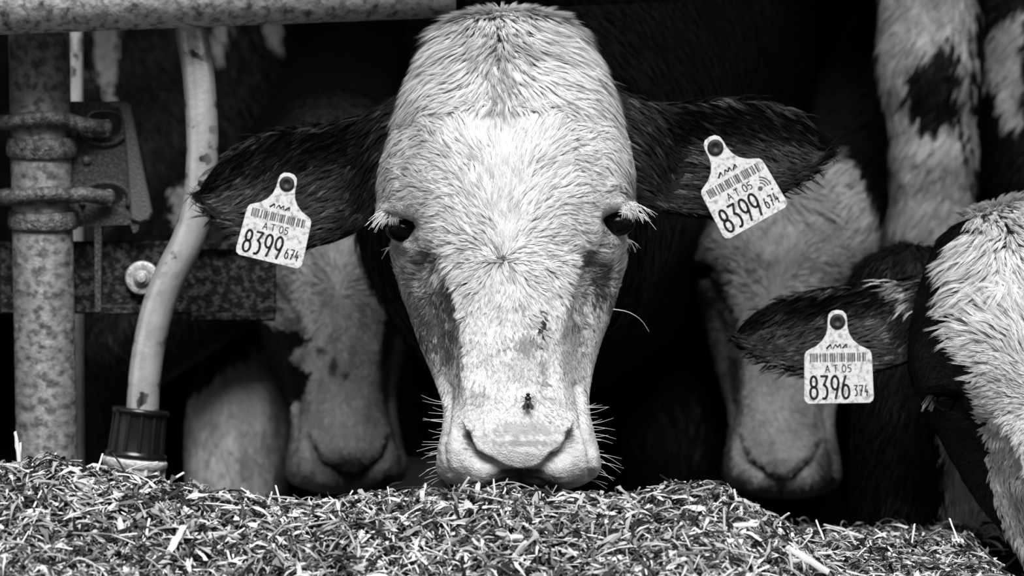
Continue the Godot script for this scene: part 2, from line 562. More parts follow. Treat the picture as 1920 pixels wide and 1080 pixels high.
# ---------------------------------------------------------------- ear tags
func glyph(mb: MB, ch: String, at: Vector2, w: float, h: float, r: float, z: float) -> void:
	var lines := []
	var oval := func(cx, cy, rx, ry, a0 := 0.0, a1 := TAU):
		var q := []
		for i in 19: q.append(Vector2(cx + cos(a0 + (a1 - a0) * i / 18.0) * rx, cy + sin(a0 + (a1 - a0) * i / 18.0) * ry))
		return q
	match ch:
		"8": lines = [oval.call(0.5, 0.75, 0.4, 0.25), oval.call(0.5, 0.27, 0.48, 0.27)]
		"9": lines = [oval.call(0.5, 0.7, 0.46, 0.3), [Vector2(0.95, 0.66), Vector2(0.8, 0.35), Vector2(0.55, 0.0)]]
		"6": lines = [oval.call(0.5, 0.3, 0.46, 0.3), [Vector2(0.05, 0.34), Vector2(0.2, 0.65), Vector2(0.5, 1.0)]]
		"3": lines = [[Vector2(0.05, 1.0), Vector2(0.9, 1.0), Vector2(0.42, 0.6)] , oval.call(0.42, 0.3, 0.46, 0.3, PI * 0.5, -PI * 0.62)]
		"7": lines = [[Vector2(0.0, 1.0), Vector2(0.95, 1.0), Vector2(0.35, 0.0)], [Vector2(0.3, 0.5), Vector2(0.85, 0.5)]]
		"4": lines = [[Vector2(0.35, 1.0), Vector2(0.1, 0.38), Vector2(0.95, 0.38)], [Vector2(0.65, 0.62), Vector2(0.65, 0.0)]]
		"0": lines = [oval.call(0.5, 0.5, 0.42, 0.5)]
		"5": lines = [[Vector2(0.9, 1.0), Vector2(0.2, 1.0), Vector2(0.15, 0.58)], oval.call(0.42, 0.31, 0.44, 0.3, PI * 0.65, -PI * 0.65)]
		"A": lines = [[Vector2(0.0, 0.0), Vector2(0.5, 1.0), Vector2(1.0, 0.0)], [Vector2(0.2, 0.36), Vector2(0.8, 0.36)]]
		"T": lines = [[Vector2(0.0, 1.0), Vector2(1.0, 1.0)], [Vector2(0.5, 1.0), Vector2(0.5, 0.0)]]
	for l in lines:
		var pts := []
		for q in l: pts.append(Vector3(at.x + q.x * w, at.y + q.y * h, z))
		var rad := r
		var o := PackedVector2Array()
		for q in pts: o.append(Vector2(q.x, q.y))
		for ring in Geometry2D.offset_polyline(o, rad, Geometry2D.JOIN_ROUND, Geometry2D.END_ROUND):
			pass
		# flat ribbon with depth: one box per stroke piece, joined round
		for i in pts.size() - 1:
			var a: Vector3 = pts[i]
			var b: Vector3 = pts[i + 1]
			var d := (b - a).normalized()
			var s := Vector3(-d.y, d.x, 0) * rad
			var e := d * rad * 0.5
			var k := mb.v.size()
			var from := mb.idx.size()
			for c in [a - s - e, b - s + e, b + s + e, a + s - e]: mb.vert(c + Vector3(0, 0, 0.12))
			for c in [a - s - e, b - s + e, b + s + e, a + s - e]: mb.vert(c - Vector3(0, 0, 0.3))
			mb.quad(k, k + 1, k + 2, k + 3); mb.quad(k + 7, k + 6, k + 5, k + 4)
			for q in 4: mb.quad(k + q, k + 4 + q, k + 4 + (q + 1) % 4, k + (q + 1) % 4)
			mb.outwards(from)

func ear_tag(label: String, hole: Vector3, scale: float, roll: float, yaw: float, pitch: float, number: String, small: String, waves: bool, seed_: int) -> Node3D:
	var t := thing("ear_tag", hole, label, "ear tag", "yellowed plastic ear tags hanging in the cattle's ears".replace("yellowed ", "pale "))
	t.rotation = Vector3(pitch, yaw, roll)
	t.scale = Vector3.ONE * K * scale
	var h := [Vector2(0, 24), Vector2(11, 22), Vector2(18, 15), Vector2(20, 4), Vector2(20.5, -12), Vector2(24, -26), Vector2(32, -39), Vector2(45, -50), Vector2(58, -56), Vector2(65, -60), Vector2(68.5, -66), Vector2(69.5, -76), Vector2(71.5, -156), Vector2(69.5, -163), Vector2(63, -168)]
	var poly := PackedVector2Array()
	for q in h: poly.append(q)
	for i in range(h.size() - 1, 0, -1): poly.append(Vector2(-h[i].x, h[i].y))
	var mb := MB.new()
	slab(mb, poly, -1.6, 1.6, 0.7)
	done("plate", mb, M["tag%d" % seed_], t)
	mb = MB.new()
	lathe(mb, Vector3(0, 0, -16), Vector3(0, 0, 1), [[0, 15.0], [2, 16.0], [6, 16.0], [7, 7.0], [17, 7.0], [17.5, 15.5], [20, 15.8], [22, 13.5], [22.4, 8.0], [20, 6.5], [19.4, 0.0]], 28)
	done("stud", mb, M.stud, t)
	mb = MB.new()
	for i in number.length(): glyph(mb, number[i], Vector2(-59 + i * 21.8, -158), 15.5, 46, 2.5, 1.6)
	done("number_print", mb, M.ink, t)
	mb = MB.new()
	for i in small.length(): glyph(mb, small[i], Vector2(31 + i * 11.0, -153), 7.2, 21, 1.3, 1.6)
	done("small_number_print", mb, M.ink, t)
	mb = MB.new()
	var xs := [-27, -10, 7, 18]
	for i in 4: glyph(mb, "AT05"[i], Vector2(xs[i], -104), 9.0 if i != 1 else 8.0, 14.5, 1.05, 1.6)
	done("country_print", mb, M.ink, t)
	mb = MB.new()
	var x := -58.0
	var bars := [2.4, 1, 1.6, 0.8, 2.2, 0.8, 1.2, 0.8, 2.4, 3.2, 2.2, 2.6, 2, 0.8, 3.4, 1.4, 1.6, 2.8, 2.4, 0.8, 2.8, 1, 2.4, 2.8, 1.6, 2.2, 1.8, 0.8, 3.6, 1.0, 2.2, 3.4, 1.2, 0.8, 2.4, 0.9, 2.0, 0.8, 2.6, 0.7, 2.8, 3.2, 2.2, 1, 2.6, 2.8, 3.2, 1.0, 1.6]
	for i in bars.size():
		if i % 2 == 0: boxat(mb, Vector3(x, -83, 1.3), Vector3(x + bars[i] * 1.22, -64.5, 1.72), 0.05)
		x += bars[i] * 1.22
	done("barcode", mb, M.ink_grey, t)
	mb = MB.new() # slanted lettering of three peaks
	for b in [[-24, -55.5, -14.5, -46.5, 2.6], [-14.5, -46.5, -14, -55.5, 1.4], [-10, -55.5, -5, -46.5, 1.5], [-5, -46.5, -1, -53.5, 1.9], [-1, -53.5, 5, -46, 1.9], [5, -46, 6, -55.5, 1.5], [9, -55.5, 17.5, -46.5, 2.4], [17.5, -46.5, 18.5, -54.5, 1.5], [14, -55, 17, -52, 1.1]]:
		var d := Vector2(b[2] - b[0], b[3] - b[1]).normalized()
		var s: Vector2 = Vector2(-d.y, d.x) * b[4] * 0.75
		slab(mb, PackedVector2Array([Vector2(b[0], b[1]) - s, Vector2(b[2], b[3]) - s, Vector2(b[2], b[3]) + s, Vector2(b[0], b[1]) + s]), 1.3, 1.75, 0.05)
	done("emblem_print", mb, M.ink, t)
	mb = MB.new()
	if waves:
		for i in 3:
			var r := 11.0 + i * 5.5
			for k in 7:
				var a0 := -0.15 + k * 0.19
				var q := PackedVector2Array()
				for e in [[a0, r - 1.4], [a0 + 0.2, r - 1.4], [a0 + 0.2, r + 1.4], [a0, r + 1.4]]: q.append(Vector2(38, -112) + Vector2(cos(e[0]), sin(e[0])) * e[1])
				slab(mb, q, 1.3, 1.72, 0.05)
		for q in [[38, -112, 5.0], [58, -124, 2.2]]:
			lathe(mb, Vector3(q[0], q[1], 1.2), Vector3(0, 0, 1), [[0, q[2]], [0.5, q[2]]], 18)
		done("wave_print", mb, M.ink_grey, t)
	else:
		for q in [[-13, -33, 5.5], [13, -31, 5.5]]:
			var ring := []
			for i in 17: ring.append(Vector3(q[0] + cos(TAU * i / 16) * q[2], q[1] + sin(TAU * i / 16) * q[2], 1.6))
			tube(mb, ring, 0.55, Color.WHITE, 4)
		done("mould_mark", mb, M.ink_pale, t)
	return t

# ---------------------------------------------------------------- scene
func _ready() -> void:
	R.seed = 7
	noise.seed = 3; noise.frequency = 0.012; noise.fractal_octaves = 3
	fine.seed = 11; fine.frequency = 0.02; fine.fractal_octaves = 3
	view()
	materials()
	barn()
	fence()
	main_cow()
	hind_cows()
	edge_cow()
	feed()
	small_things()

func view() -> void:
	var cam := Camera3D.new()
	cam.name = "camera"
	cam.position = Vector3(0, CY, D)
	cam.fov = rad_to_deg(2.0 * atan(540.0 * K / D))
	cam.near = 0.05
	cam.far = 60.0
	var at := CameraAttributesPhysical.new()
	at.frustum_focus_distance = D - 0.03
	at.frustum_focal_length = 180.0
	at.exposure_aperture = 7.0
	cam.attributes = at
	add_child(cam)
	cam.fov = rad_to_deg(2.0 * atan(540.0 * K / D))
	var we := WorldEnvironment.new()
	we.name = "world_environment"
	var e := Environment.new()
	e.background_mode = Environment.BG_SKY
	var sm := ProceduralSkyMaterial.new()
	sm.sky_top_color = Color(0.62, 0.62, 0.62)
	sm.sky_horizon_color = Color(0.7, 0.7, 0.7)
	sm.ground_bottom_color = Color(0.2, 0.2, 0.2)
	sm.ground_horizon_color = Color(0.3, 0.3, 0.3)
	sm.sun_angle_max = 0.0
	var sky := Sky.new()
	sky.sky_material = sm
	e.sky = sky
	e.background_energy_multiplier = 1.0
	e.tonemap_mode = Environment.TONE_MAPPER_LINEAR
	e.tonemap_exposure = 1.55
	e.sdfgi_enabled = true
	e.ssao_enabled = true
	e.ssil_enabled = true
	we.environment = e
	add_child(we)
	var sun := DirectionalLight3D.new()
	sun.name = "hazy_sun"
	sun.rotation_degrees = Vector3(-47, 4, 0)
	sun.light_energy = 1.0
	sun.light_angular_distance = 34.0
	sun.shadow_enabled = true
	sun.sky_mode = DirectionalLight3D.SKY_MODE_LIGHT_ONLY
	add_child(sun)

func materials() -> void:
	M.skin = vmat(0.75, 0.25)
	M.skin.heightmap_enabled = true
	M.skin.heightmap_texture = ntex(0.06, [[0.0, 0.0], [1.0, 1.0]], 512, 4, 60)
	M.skin.heightmap_scale = 0.12
	M.skin.uv1_triplanar = true
	M.skin.uv1_scale = Vector3.ONE * 14.0
	M.hair = vmat(0.55, 0.35)
	M.dark_hair = vmat(0.5, 0.3)
	M.eye = mat(0.003, 0.12, 0.25)
	M.lash = mat(0.75, 0.5, 0.3)
	M.ink = mat(0.03, 0.7, 0.2)
	M.ink_grey = mat(0.09, 0.7, 0.2)
	M.ink_pale = mat(0.4, 0.7, 0.2)
	M.stud = mat(0.012, 0.5, 0.4)
	for i in 3:
		M["tag%d" % i] = worn(ntex(0.02, [[0.0, 0.5], [0.3, 0.66], [0.4, 0.79], [1.0, 0.84]], 512, 5, 20 + i), ntex(0.03, [[0.0, 0.0], [1.0, 1.0]], 256, 4, 30 + i), 0.05, 14.0, 0.5, 0.4)
	var grain := ntex(0.05, [[0.0, 0.0], [1.0, 1.0]], 512, 5, 5)
	M.zinc = worn(ntex(0.016, [[0.0, 0.16], [0.34, 0.36], [0.5, 0.52], [1.0, 0.68]], 1024, 7, 41), grain, 0.1, 4.5, 0.62, 0.5, 0.25)
	M.zinc_pale = worn(ntex(0.012, [[0.0, 0.1], [0.2, 0.22], [0.27, 0.74], [0.6, 0.82], [1.0, 0.88]], 512, 6, 42), grain, 0.03, 4.0, 0.3, 0.5, 0.55)
	M.rail = worn(ntex(0.016, [[0.0, 0.25], [0.28, 0.42], [0.38, 0.72], [0.55, 0.85], [1.0, 0.93]], 1024, 7, 52), grain, 0.14, 4.0, 0.65, 0.5, 0.15)
	M.flange = worn(ntex(0.05, [[0.0, 0.28], [1.0, 0.4]], 512, 5, 53), grain, 0.05, 10.0, 0.55, 0.4, 0.1)
	M.cast = worn(ntex(0.05, [[0.0, 0.16], [0.45, 0.22], [0.6, 0.27], [1.0, 0.34]], 512, 5, 43), grain, 0.08, 8.0, 0.6, 0.4, 0.1)
	M.rod = worn(ntex(0.02, [[0.0, 0.12], [0.45, 0.3], [0.6, 0.42], [1.0, 0.55]], 512, 5, 44), grain, 0.2, 10.0, 0.55, 0.5, 0.2)
	M.rust = worn(ntex(0.02, [[0.0, 0.05], [0.45, 0.1], [0.58, 0.22], [1.0, 0.34]], 512, 6, 45), grain, 0.2, 8.0, 0.8, 0.3)
	M.bright = worn(ntex(0.03, [[0.0, 0.5], [0.5, 0.75], [1.0, 0.85]], 256, 4, 46), grain, 0.05, 12.0, 0.4, 0.5, 0.4)
	M.rubber = mat(0.009, 0.25, 0.55)
	M.cream = worn(ntex(0.02, [[0.0, 0.35], [0.35, 0.7], [0.6, 0.86], [1.0, 0.9]], 512, 5, 47), grain, 0.1, 9.0, 0.6, 0.35)
	M.concrete = worn(ntex(0.01, [[0.0, 0.3], [1.0, 0.45]], 512, 5, 48), grain, 0.2, 1.0, 0.9, 0.2)
	M.dark_wall = worn(ntex(0.01, [[0.0, 0.07], [1.0, 0.13]], 512, 5, 49), grain, 0.2, 0.8, 0.9, 0.2)
	M.far_wall = worn(ntex(0.01, [[0.0, 0.3], [1.0, 0.4]], 512, 5, 50), null, 0.0, 0.6, 0.9, 0.2)
	M.block = worn(ntex(0.01, [[0.0, 0.6], [1.0, 0.72]], 512, 5, 54), null, 0.0, 2.0, 0.9, 0.2)
	M.fly = mat(0.006, 0.35, 0.5)
	M.wing = mat(0.05, 0.3, 0.5)
	M.chaff = vmat(0.7, 0.3)
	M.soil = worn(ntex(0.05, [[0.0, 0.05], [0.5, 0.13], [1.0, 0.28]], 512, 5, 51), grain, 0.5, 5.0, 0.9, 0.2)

func structure(called: String, lo: Vector3, hi: Vector3, m: Material, label: String) -> void:
	var mb := MB.new()
	boxat(mb, lo, hi, 0.01)
	var o := done(called, mb, m)
	tag(o, label, "", "", "structure")

func barn() -> void:
	structure("floor", Vector3(-7, -0.2, -9), Vector3(7, 0, 9), M.concrete, "grey concrete barn floor under the cattle and the feed")
	structure("wall_back", Vector3(-7, 0, -9.2), Vector3(7, 4, -9), M.dark_wall, "dark back wall of the barn")
	structure("wall_left", Vector3(-7.2, 0, -9), Vector3(-7, 4, 0.4), M.dark_wall, "dark side wall of the barn")
	structure("wall_right", Vector3(7, 0, -9), Vector3(7.2, 4, 0.4), M.dark_wall, "dark side wall of the barn")
	structure("ceiling", Vector3(-7.2, 2.25, -9.2), Vector3(7.2, 2.4, 0.62), M.dark_wall, "unseen low dark roof over the cattle, eave set to shade the hind ones")  # roof kept low, eave reach shaped to dim the cattle behind
	structure("wall_sky_block", Vector3(-9, 0, 9), Vector3(9, 3.4, 9.2), M.far_wall, "added unseen wall across the feed alley, blocking low sky light")  # added out of view to block light from the low sky

func fence() -> void:
	# top rail
	var mb := MB.new()
	var zz := [-0.195, -0.31]
	var a := P(-500, -62, zz[0]); var b := P(2400, -152, zz[1])
	var r := 0.052
	var pts := []
	for i in 25: pts.append(a.lerp(b, i / 24.0))
	a = P(-500, 84, zz[0]) + Vector3(0, r, 0); b = P(2400, -26, zz[1]) + Vector3(0, r, 0)
	for i in 25: pts[i] = a.lerp(b, i / 24.0)
	tube(mb, pts.slice(0, 12), r, Color.WHITE, 28)
	var o := done("fence_rail", mb, M.rail)
	tag(o, "thick weathered pale metal rail across the top left", "rail")
	mb = MB.new()
	for i in pts.size(): pts[i] += Vector3(0, 0.004, -0.01)
	tube(mb, pts.slice(11), r * 0.92, Color.WHITE, 28)  # this length is coloured darker than the left one
	o = done("fence_rail", mb, M.rust)
	tag(o, "dark rail carrying on along the top above the white-faced cow", "rail")
	# upright post
	mb = MB.new()
	var top := P(72, 20, -0.33); var low := P(93, 1120, -0.33)
	low = top + (low - top) * (top.y / (top.y - low.y))
	pts = []
	for i in 13: pts.append(top.lerp(low, i / 12.0))
	tube(mb, pts, 57 * S(-0.33), Color.WHITE, 36)
	o = done("fence_post", mb, M.zinc)
	tag(o, "thick round grey metal post standing beside the clamp bracket", "post")
	# clamp bracket
	var zb := -0.335
	var br := thing("clamp_bracket", P(200, 600, zb), "dark cast metal bracket clamped to the post with two bent rods", "bracket")
	var base := br.position
	var pl := func(q: Array, z: float) -> PackedVector2Array:
		var out := PackedVector2Array()
		for p in q:
			var w: Vector3 = P(p[0], p[1], z) - base
			out.append(Vector2(w.x, w.y))
		return out
	var csg := CSGCombiner3D.new()
	csg.name = "casting"
	br.add_child(csg)
	var body := CSGPolygon3D.new()
	body.polygon = pl.call([[126, 190], [236, 191], [244, 196], [262, 290], [285, 398], [279, 413], [263, 418], [258, 434], [250, 438], [244, 421], [190, 423], [189, 585], [178, 585], [177, 425], [126, 425]], zb)
	body.depth = 0.02
	body.position.z = 0.0
	body.material = M.cast
	csg.add_child(body)
	for s in [[160, 228, 207, 258, 0], [164, 232, 346, 384, 1]]:
		var cut := CSGPolygon3D.new()
		var q := []
		var rx: float = (s[1] - s[0]) * 0.5
		var ry: float = (s[3] - s[2]) * 0.5
		for i in 24:
			var an := TAU * i / 24
			q.append([(s[0] + s[1]) * 0.5 + rx * signf(cos(an)) * pow(absf(cos(an)), 0.7), (s[2] + s[3]) * 0.5 + ry * signf(sin(an)) * pow(absf(sin(an)), 0.7)])
		cut.polygon = pl.call(q, zb)
		cut.depth = 0.05
		cut.position.z = 0.02
		cut.operation = CSGShape3D.OPERATION_SUBTRACTION
		csg.add_child(cut)
	# raised edge on the slanting side and rims round the slots
	mb = MB.new()
	slab(mb, pl.call([[206, 190], [238, 190], [246, 196], [264, 290], [286, 398], [279, 413], [262, 418], [246, 412], [240, 320], [232, 230], [224, 204], [206, 202]], zb), -0.004, 0.006, 0.002)
	done("edge_flange", mb, M.flange, br)
	for s in [[194, 238, 46, 33], [198, 372, 46, 30]]:
		mb = MB.new()
		pts = []
		for i in 21:
			var an := -PI * 0.15 + PI * 1.3 * i / 20 + (PI if s[1] > 300 else 0.0)
			pts.append(P(s[0] + cos(an) * s[2], s[1] + sin(an) * s[3], zb) - base + Vector3(0, 0, 0.003))
		tube(mb, pts, 6.0 * K, Color.WHITE, 8)
		done("slot_rim", mb, M.cast, br)
	mb = MB.new()
	lathe(mb, P(164, 300, zb) - base - Vector3(0, 0, 0.004), Vector3(0, 0, 1), [[0, 0.006], [0.006, 0.0056], [0.009, 0.0035], [0.0095, 0.0]], 20)
	done("rivet", mb, M.rod, br)
	# rear plate behind the tube
	mb = MB.new()
	boxat(mb, P(4, 588, zb - 0.05) - base, P(516, 452, zb - 0.03) - base, 0.002)
	boxat(mb, P(190, 590, zb - 0.02) - base, P(300, 572, zb) - base, 0.002)
	boxat(mb, P(366, 470, zb - 0.028) - base, P(512, 455, zb - 0.02) - base, 0.002)
	boxat(mb, P(360, 602, zb - 0.028) - base, P(516, 586, zb - 0.02) - base, 0.002)
	done("rear_plate", mb, M.rust, br)
	# bolt with washer
	mb = MB.new()
	var bc := P(267, 521, zb - 0.02) - base
	lathe(mb, bc, Vector3(0, 0, 1), [[0, 34 * K], [0.002, 35 * K], [0.004, 34 * K], [0.005, 31 * K], [0.005, 20 * K], [0.0035, 19 * K], [0.0035, 0.0]], 36)
	var wa := done("washer", mb, M.bright, br)
	mb = MB.new()
	lathe(mb, bc + Vector3(0, 0, 0.0035), Vector3(0, 0, 1), [[0, 17.5 * K], [0.007, 17.5 * K], [0.009, 14 * K], [0.009, 11 * K], [0.012, 10.5 * K], [0.0125, 8 * K], [0.0125, 0]], 12)
	done("bolt", mb, M.bright, wa)
	# bent rods round the post, their bands and nuts
	var pr := 57 * S(-0.33)
	for s in [[226, 240, 206], [368, 371, 210]]:
		mb = MB.new()
		var c0 := Vector3(P(78, s[0], -0.33).x, 0, -0.33)
		pts = [P(s[2], s[1], zb + 0.012), P(s[2] - 22, s[1] - 2, zb + 0.02), P(155, s[1] - 6, zb + 0.034)]
		var yy := P(78, s[0], -0.3).y
		for i in 13:
			var an := deg_to_rad(38 + 190.0 * i / 12)
			pts.append(Vector3(c0.x + cos(an) * (pr + 0.0095), yy + 0.002 * sin(i * 0.7), c0.z + sin(an) * (pr + 0.0095)))
		for i in pts.size(): pts[i] -= base
		pts = bend(pts, 48)
		tube(mb, pts, 14.5 * S(-0.28), Color.WHITE, 16)
		var rod := done("bent_rod", mb, M.rod, br)
		mb = MB.new()
		var e := P(s[2] - 6, s[1], zb + 0.012) - base
		var dir := (P(s[2], s[1], zb + 0.008) - P(s[2] - 25, s[1] - 2, zb + 0.02)).normalized()
		lathe(mb, e - dir * 0.004, dir, [[0, 9 * K], [0.0005, 17 * K], [0.005, 17.5 * K], [0.0055, 10 * K], [0.009, 9.5 * K], [0.0095, 0]], 18)
		done("nut", mb, M.bright, rod)
	for s in [[206, 222, 1.5], [252, 292, 4.0], [348, 362, 1.5], [392, 428, 4.0]]:
		mb = MB.new()
		var rings := []
		var cols := []
		var c0 := P(78 + (s[0] - 200) * 0.02, s[0], -0.33)
		var y0 := P(0, s[0], -0.28).y
		var y1 := P(0, s[1], -0.28).y
		for i in 33:
			var an := deg_to_rad(-2 + 215.0 * i / 32)
			var dv := Vector3(cos(an), 0, sin(an))
			var ring := PackedVector3Array()
			var th: float = s[2] * 0.001
			for q in [[0.0, y0], [th, y0 - 0.001], [th * 1.4, (y0 + y1) * 0.5], [th * 1.2, y1 + 0.003], [th * 0.6, y1], [0.0, y1]]:
				ring.append(Vector3(c0.x, q[1] - 0.004 * sin(an), c0.z) + dv * (pr + 0.0006 + q[0]) - base)
			rings.append(ring); cols.append(Color.WHITE)
		loft(mb, rings, cols)
		done("clamp_band", mb, M.rod, br)
	# bent tube with its collar
	var zt := -0.27
	var bt := thing("bent_tube", P(260, 900, zt), "smooth bent pale metal tube with black collar rising from the feed", "tube")
	base = bt.position
	mb = MB.new()
	pts = []
	for q in [[352, -60], [358, 50], [371, 130], [378, 220], [379, 300], [372, 380], [352, 450], [322, 510], [298, 570], [281, 640], [271, 710], [266, 790]]: pts.append(P(q[0], q[1], zt) - base)
	tube(mb, bend(pts, 60), 30.5 * S(zt), Color.WHITE, 32)
	done("tube", mb, M.zinc_pale, bt)
	var dn := (P(249, 900, zt) - P(264, 765, zt)).normalized()
	var c := P(264, 766, zt) - base
	mb = MB.new()
	var u := S(zt)
	lathe(mb, c, dn, [[0, 30 * u], [0, 50 * u], [3 * u, 54 * u], [10 * u, 54 * u], [12 * u, 47 * u], [80 * u, 50 * u], [84 * u, 58 * u], [96 * u, 58 * u], [97 * u, 40 * u]], 40)
	var col := done("collar", mb, M.rubber, bt)
	for i in 12:
		mb = MB.new()
		var an := TAU * i / 12 + 0.2
		var s := dn.cross(Vector3(0, 0, 1)).normalized()
		var q := s.cross(dn).normalized()
		var dv := s * cos(an) + q * sin(an)
		tube(mb, [c + dn * 10 * u + dv * 47 * u, c + dn * 84 * u + dv * 50 * u], 4.0 * u, Color.WHITE, 6)
		done("rib", mb, M.rubber, col)
	mb = MB.new()
	lathe(mb, c, dn, [[94 * u, 40 * u], [95 * u, 59 * u], [98 * u, 61 * u], [108 * u, 61 * u], [110 * u, 54 * u], [190 * u, 55 * u], [560 * u, 55 * u]], 40)
	var rg := done("base_ring", mb, M.cream, bt)
	for i in 12:
		mb = MB.new()
		var an := TAU * i / 12 + 0.5
		var s := dn.cross(Vector3(0, 0, 1)).normalized()
		var q := s.cross(dn).normalized()
		var dv := s * cos(an) + q * sin(an)
		tube(mb, [c + dn * 108 * u + dv * 55 * u, c + dn * 190 * u + dv * 56 * u], 4.5 * u, Color.WHITE, 6)
		done("rib", mb, M.cream, rg)
	# low block on the floor far behind
	mb = MB.new()
	boxat(mb, Vector3(P(725, 858, -0.95).x, 0, -1.0), Vector3(P(838, 858, -0.95).x, P(735, 858, -0.95).y, -0.95), 0.008)
	tag(done("concrete_block", mb, M.block), "low grey concrete block on the floor beside the white muzzle", "block")
	# thin tube far behind
	mb = MB.new()
	tube(mb, [P(143, -60, -0.6), P(143, 300, -0.6), P(145, 700, -0.6), Vector3(P(145, 700, -0.6).x, 0, -0.6)], 13 * S(-0.6), Color.WHITE, 16)
	o = done("divider_tube", mb, M.zinc_pale)
	tag(o, "thin upright grey tube behind the thick post", "tube")

func hairs(called: String, mb: MB, m: Material, parent: Node) -> void:
	if mb.v.is_empty(): return
	var o := put(called, mb.mesh(), m, parent)
	o.set_meta("kind", "stuff")

func main_cow() -> void:
	var cow := thing("cow", Vector3.ZERO, "white-faced cow with black ears eating, facing straight out", "cow")
	var t := Transform3D(Basis(), P(950, 475, 0))
	var ti := t.affine_inverse()
	var mb := MB.new()
	var side := func(p: Vector3) -> bool: # white mask ends just behind the outline of the face
		var y := 475 - p.y / K
		return p.z > interp(SIL, y, 4) - 0.014 + 0.006 * noise.get_noise_2d(y * 3, p.x * 2000)
	var skin := func(p: Vector3) -> Color:
		var x := p.x / K + 950
		var y := 475 - p.y / K
		if not side.call(p): return grey(0.008)
		var bare := smoothstep(730, 780, y)
		var g := lerpf(lerpf(0.24, 0.5, smoothstep(500, 640, y)), lerpf(0.62, 0.52, smoothstep(780, 830, y)), bare) * stain(x, y)
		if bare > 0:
			# dark wet skin plus painted underside shade between the nostrils, with creases
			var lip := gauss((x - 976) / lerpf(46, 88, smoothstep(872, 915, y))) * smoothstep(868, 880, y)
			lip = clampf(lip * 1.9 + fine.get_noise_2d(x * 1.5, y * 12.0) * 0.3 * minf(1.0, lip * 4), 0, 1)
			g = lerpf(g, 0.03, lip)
			g *= 1.0 + 0.22 * fine.get_noise_2d(x * 9, y * 9) + 0.25 * fine.get_noise_2d(x * 2.5 + 50, y * 2.5)
		return grey(g)
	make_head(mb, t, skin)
	mb.smooth()
	var head_end := mb.idx.size()
	var hw := MB.new()
	var hb := MB.new()
	grow(mb, hw, {dens = 190000.0, per = 10, w = 0.0005, spread = 0.0021}, func(p: Vector3, n: Vector3):
		var q := ti * p
		var x := q.x / K + 950
		var y := 475 - q.y / K
		if not side.call(q): return [Vector3.DOWN, 0.01, 0.2, 0.01, 0.0]
		var len := 0.0155
		var lift := 0.3
		if y < 210: len = lerpf(0.03, 0.019, smoothstep(50, 210, y)); lift = 0.36
		elif y > 470: len = lerpf(0.0145, 0.0065, smoothstep(490, 660, y)); lift = lerpf(0.24, 0.1, smoothstep(490, 620, y))
		var dens := 1.0
		if y > 735: len = lerpf(0.005, 0.003, smoothstep(735, 790, y)); lift = 0.1; dens = (1.0 - smoothstep(750, 800, y)) * (1.0 - smoothstep(785, 850, y) * gauss((x - 970) / 110.0))
		var near := minf(Vector2(x - 757, y - 430).length(), Vector2(x - 1156, y - 418).length())
		if near < 75: len = lerpf(0.006, len, smoothstep(30, 75, near)); lift = lerpf(0.1, lift, smoothstep(30, 75, near))
		if y > 735: dens *= 0.75 + 0.5 * fine.get_noise_2d(x * 3, y * 3)
		dens *= 1.0 - 0.85 * gauss((x - 942) / 7.0) * gauss((y - 492) / 20.0)
		if Vector2(x - 757, (y - 430) * 1.2).length() < 25 or Vector2(x - 1156, (y - 418) * 1.2).length() < 25: dens = 0.0
		if line_dist(Vector2(x, y), NOSTRIL) < 9: dens = 0.0
		var lip := gauss((x - 976) / 60.0) * smoothstep(866, 880, y)
		if lip > 0.3: dens = 0.0
		# patches of yellowed and clean coat
		var tone := 0.84 * (1.0 + 0.2 * noise.get_noise_2d(x * 0.8, y * 0.8)) * (1.0 + 0.3 * fine.get_noise_2d(x * 1.4, y * 1.4))
		return [face_flow(x, y), len, lift, tone * stain(x, y), dens], 0, head_end)
	hairs("face_hair", hw, M.hair, cow)
	# ears
	var el := mb.idx.size()
	make_ear(mb, [Vector2(800, 140), Vector2(730, 184), Vector2(645, 222), Vector2(560, 234), Vector2(482, 252), Vector2(426, 288), Vector2(388, 332), Vector2(371, 362)],
		[Vector2(740, 410), Vector2(698, 420), Vector2(650, 445), Vector2(595, 462), Vector2(505, 468), Vector2(434, 440), Vector2(394, 405), Vector2(375, 374)], -0.13, -0.15, 0.05, func(_p): return grey(0.008))
	make_ear(mb, [Vector2(1120, 140), Vector2(1210, 186), Vector2(1290, 190), Vector2(1370, 181), Vector2(1440, 188), Vector2(1503, 212), Vector2(1543, 255), Vector2(1553, 280)],
		[Vector2(1170, 400), Vector2(1210, 395), Vector2(1260, 402), Vector2(1335, 410), Vector2(1420, 392), Vector2(1488, 352), Vector2(1530, 318), Vector2(1551, 290)], -0.13, -0.15, 0.05, func(_p): return grey(0.008))
	mb.n.fill(Vector3.ZERO)
	mb.smooth()
	grow(mb, hb, {dens = 42000.0, per = 5, w = 0.0009, spread = 0.003}, func(p: Vector3, n: Vector3):
		var out := signf(p.x)
		var px := 960 + p.x / S(p.z)
		var f := Vector3(out * 1.0, -0.55 + 0.5 * noise.get_noise_3dv(p * 500.0), 0)
		return [f, 0.021, 0.2, 0.014 * (1.0 + 1.6 * maxf(0.0, noise.get_noise_3dv(p * 420.0 + Vector3(5, 5, 5)))) * (4.0 if R.randf() < 0.1 else 1.0), 1.0], el)
	# body
	var from := mb.idx.size()
	var dark := func(_p): return grey(0.007)
	var hd := t.origin
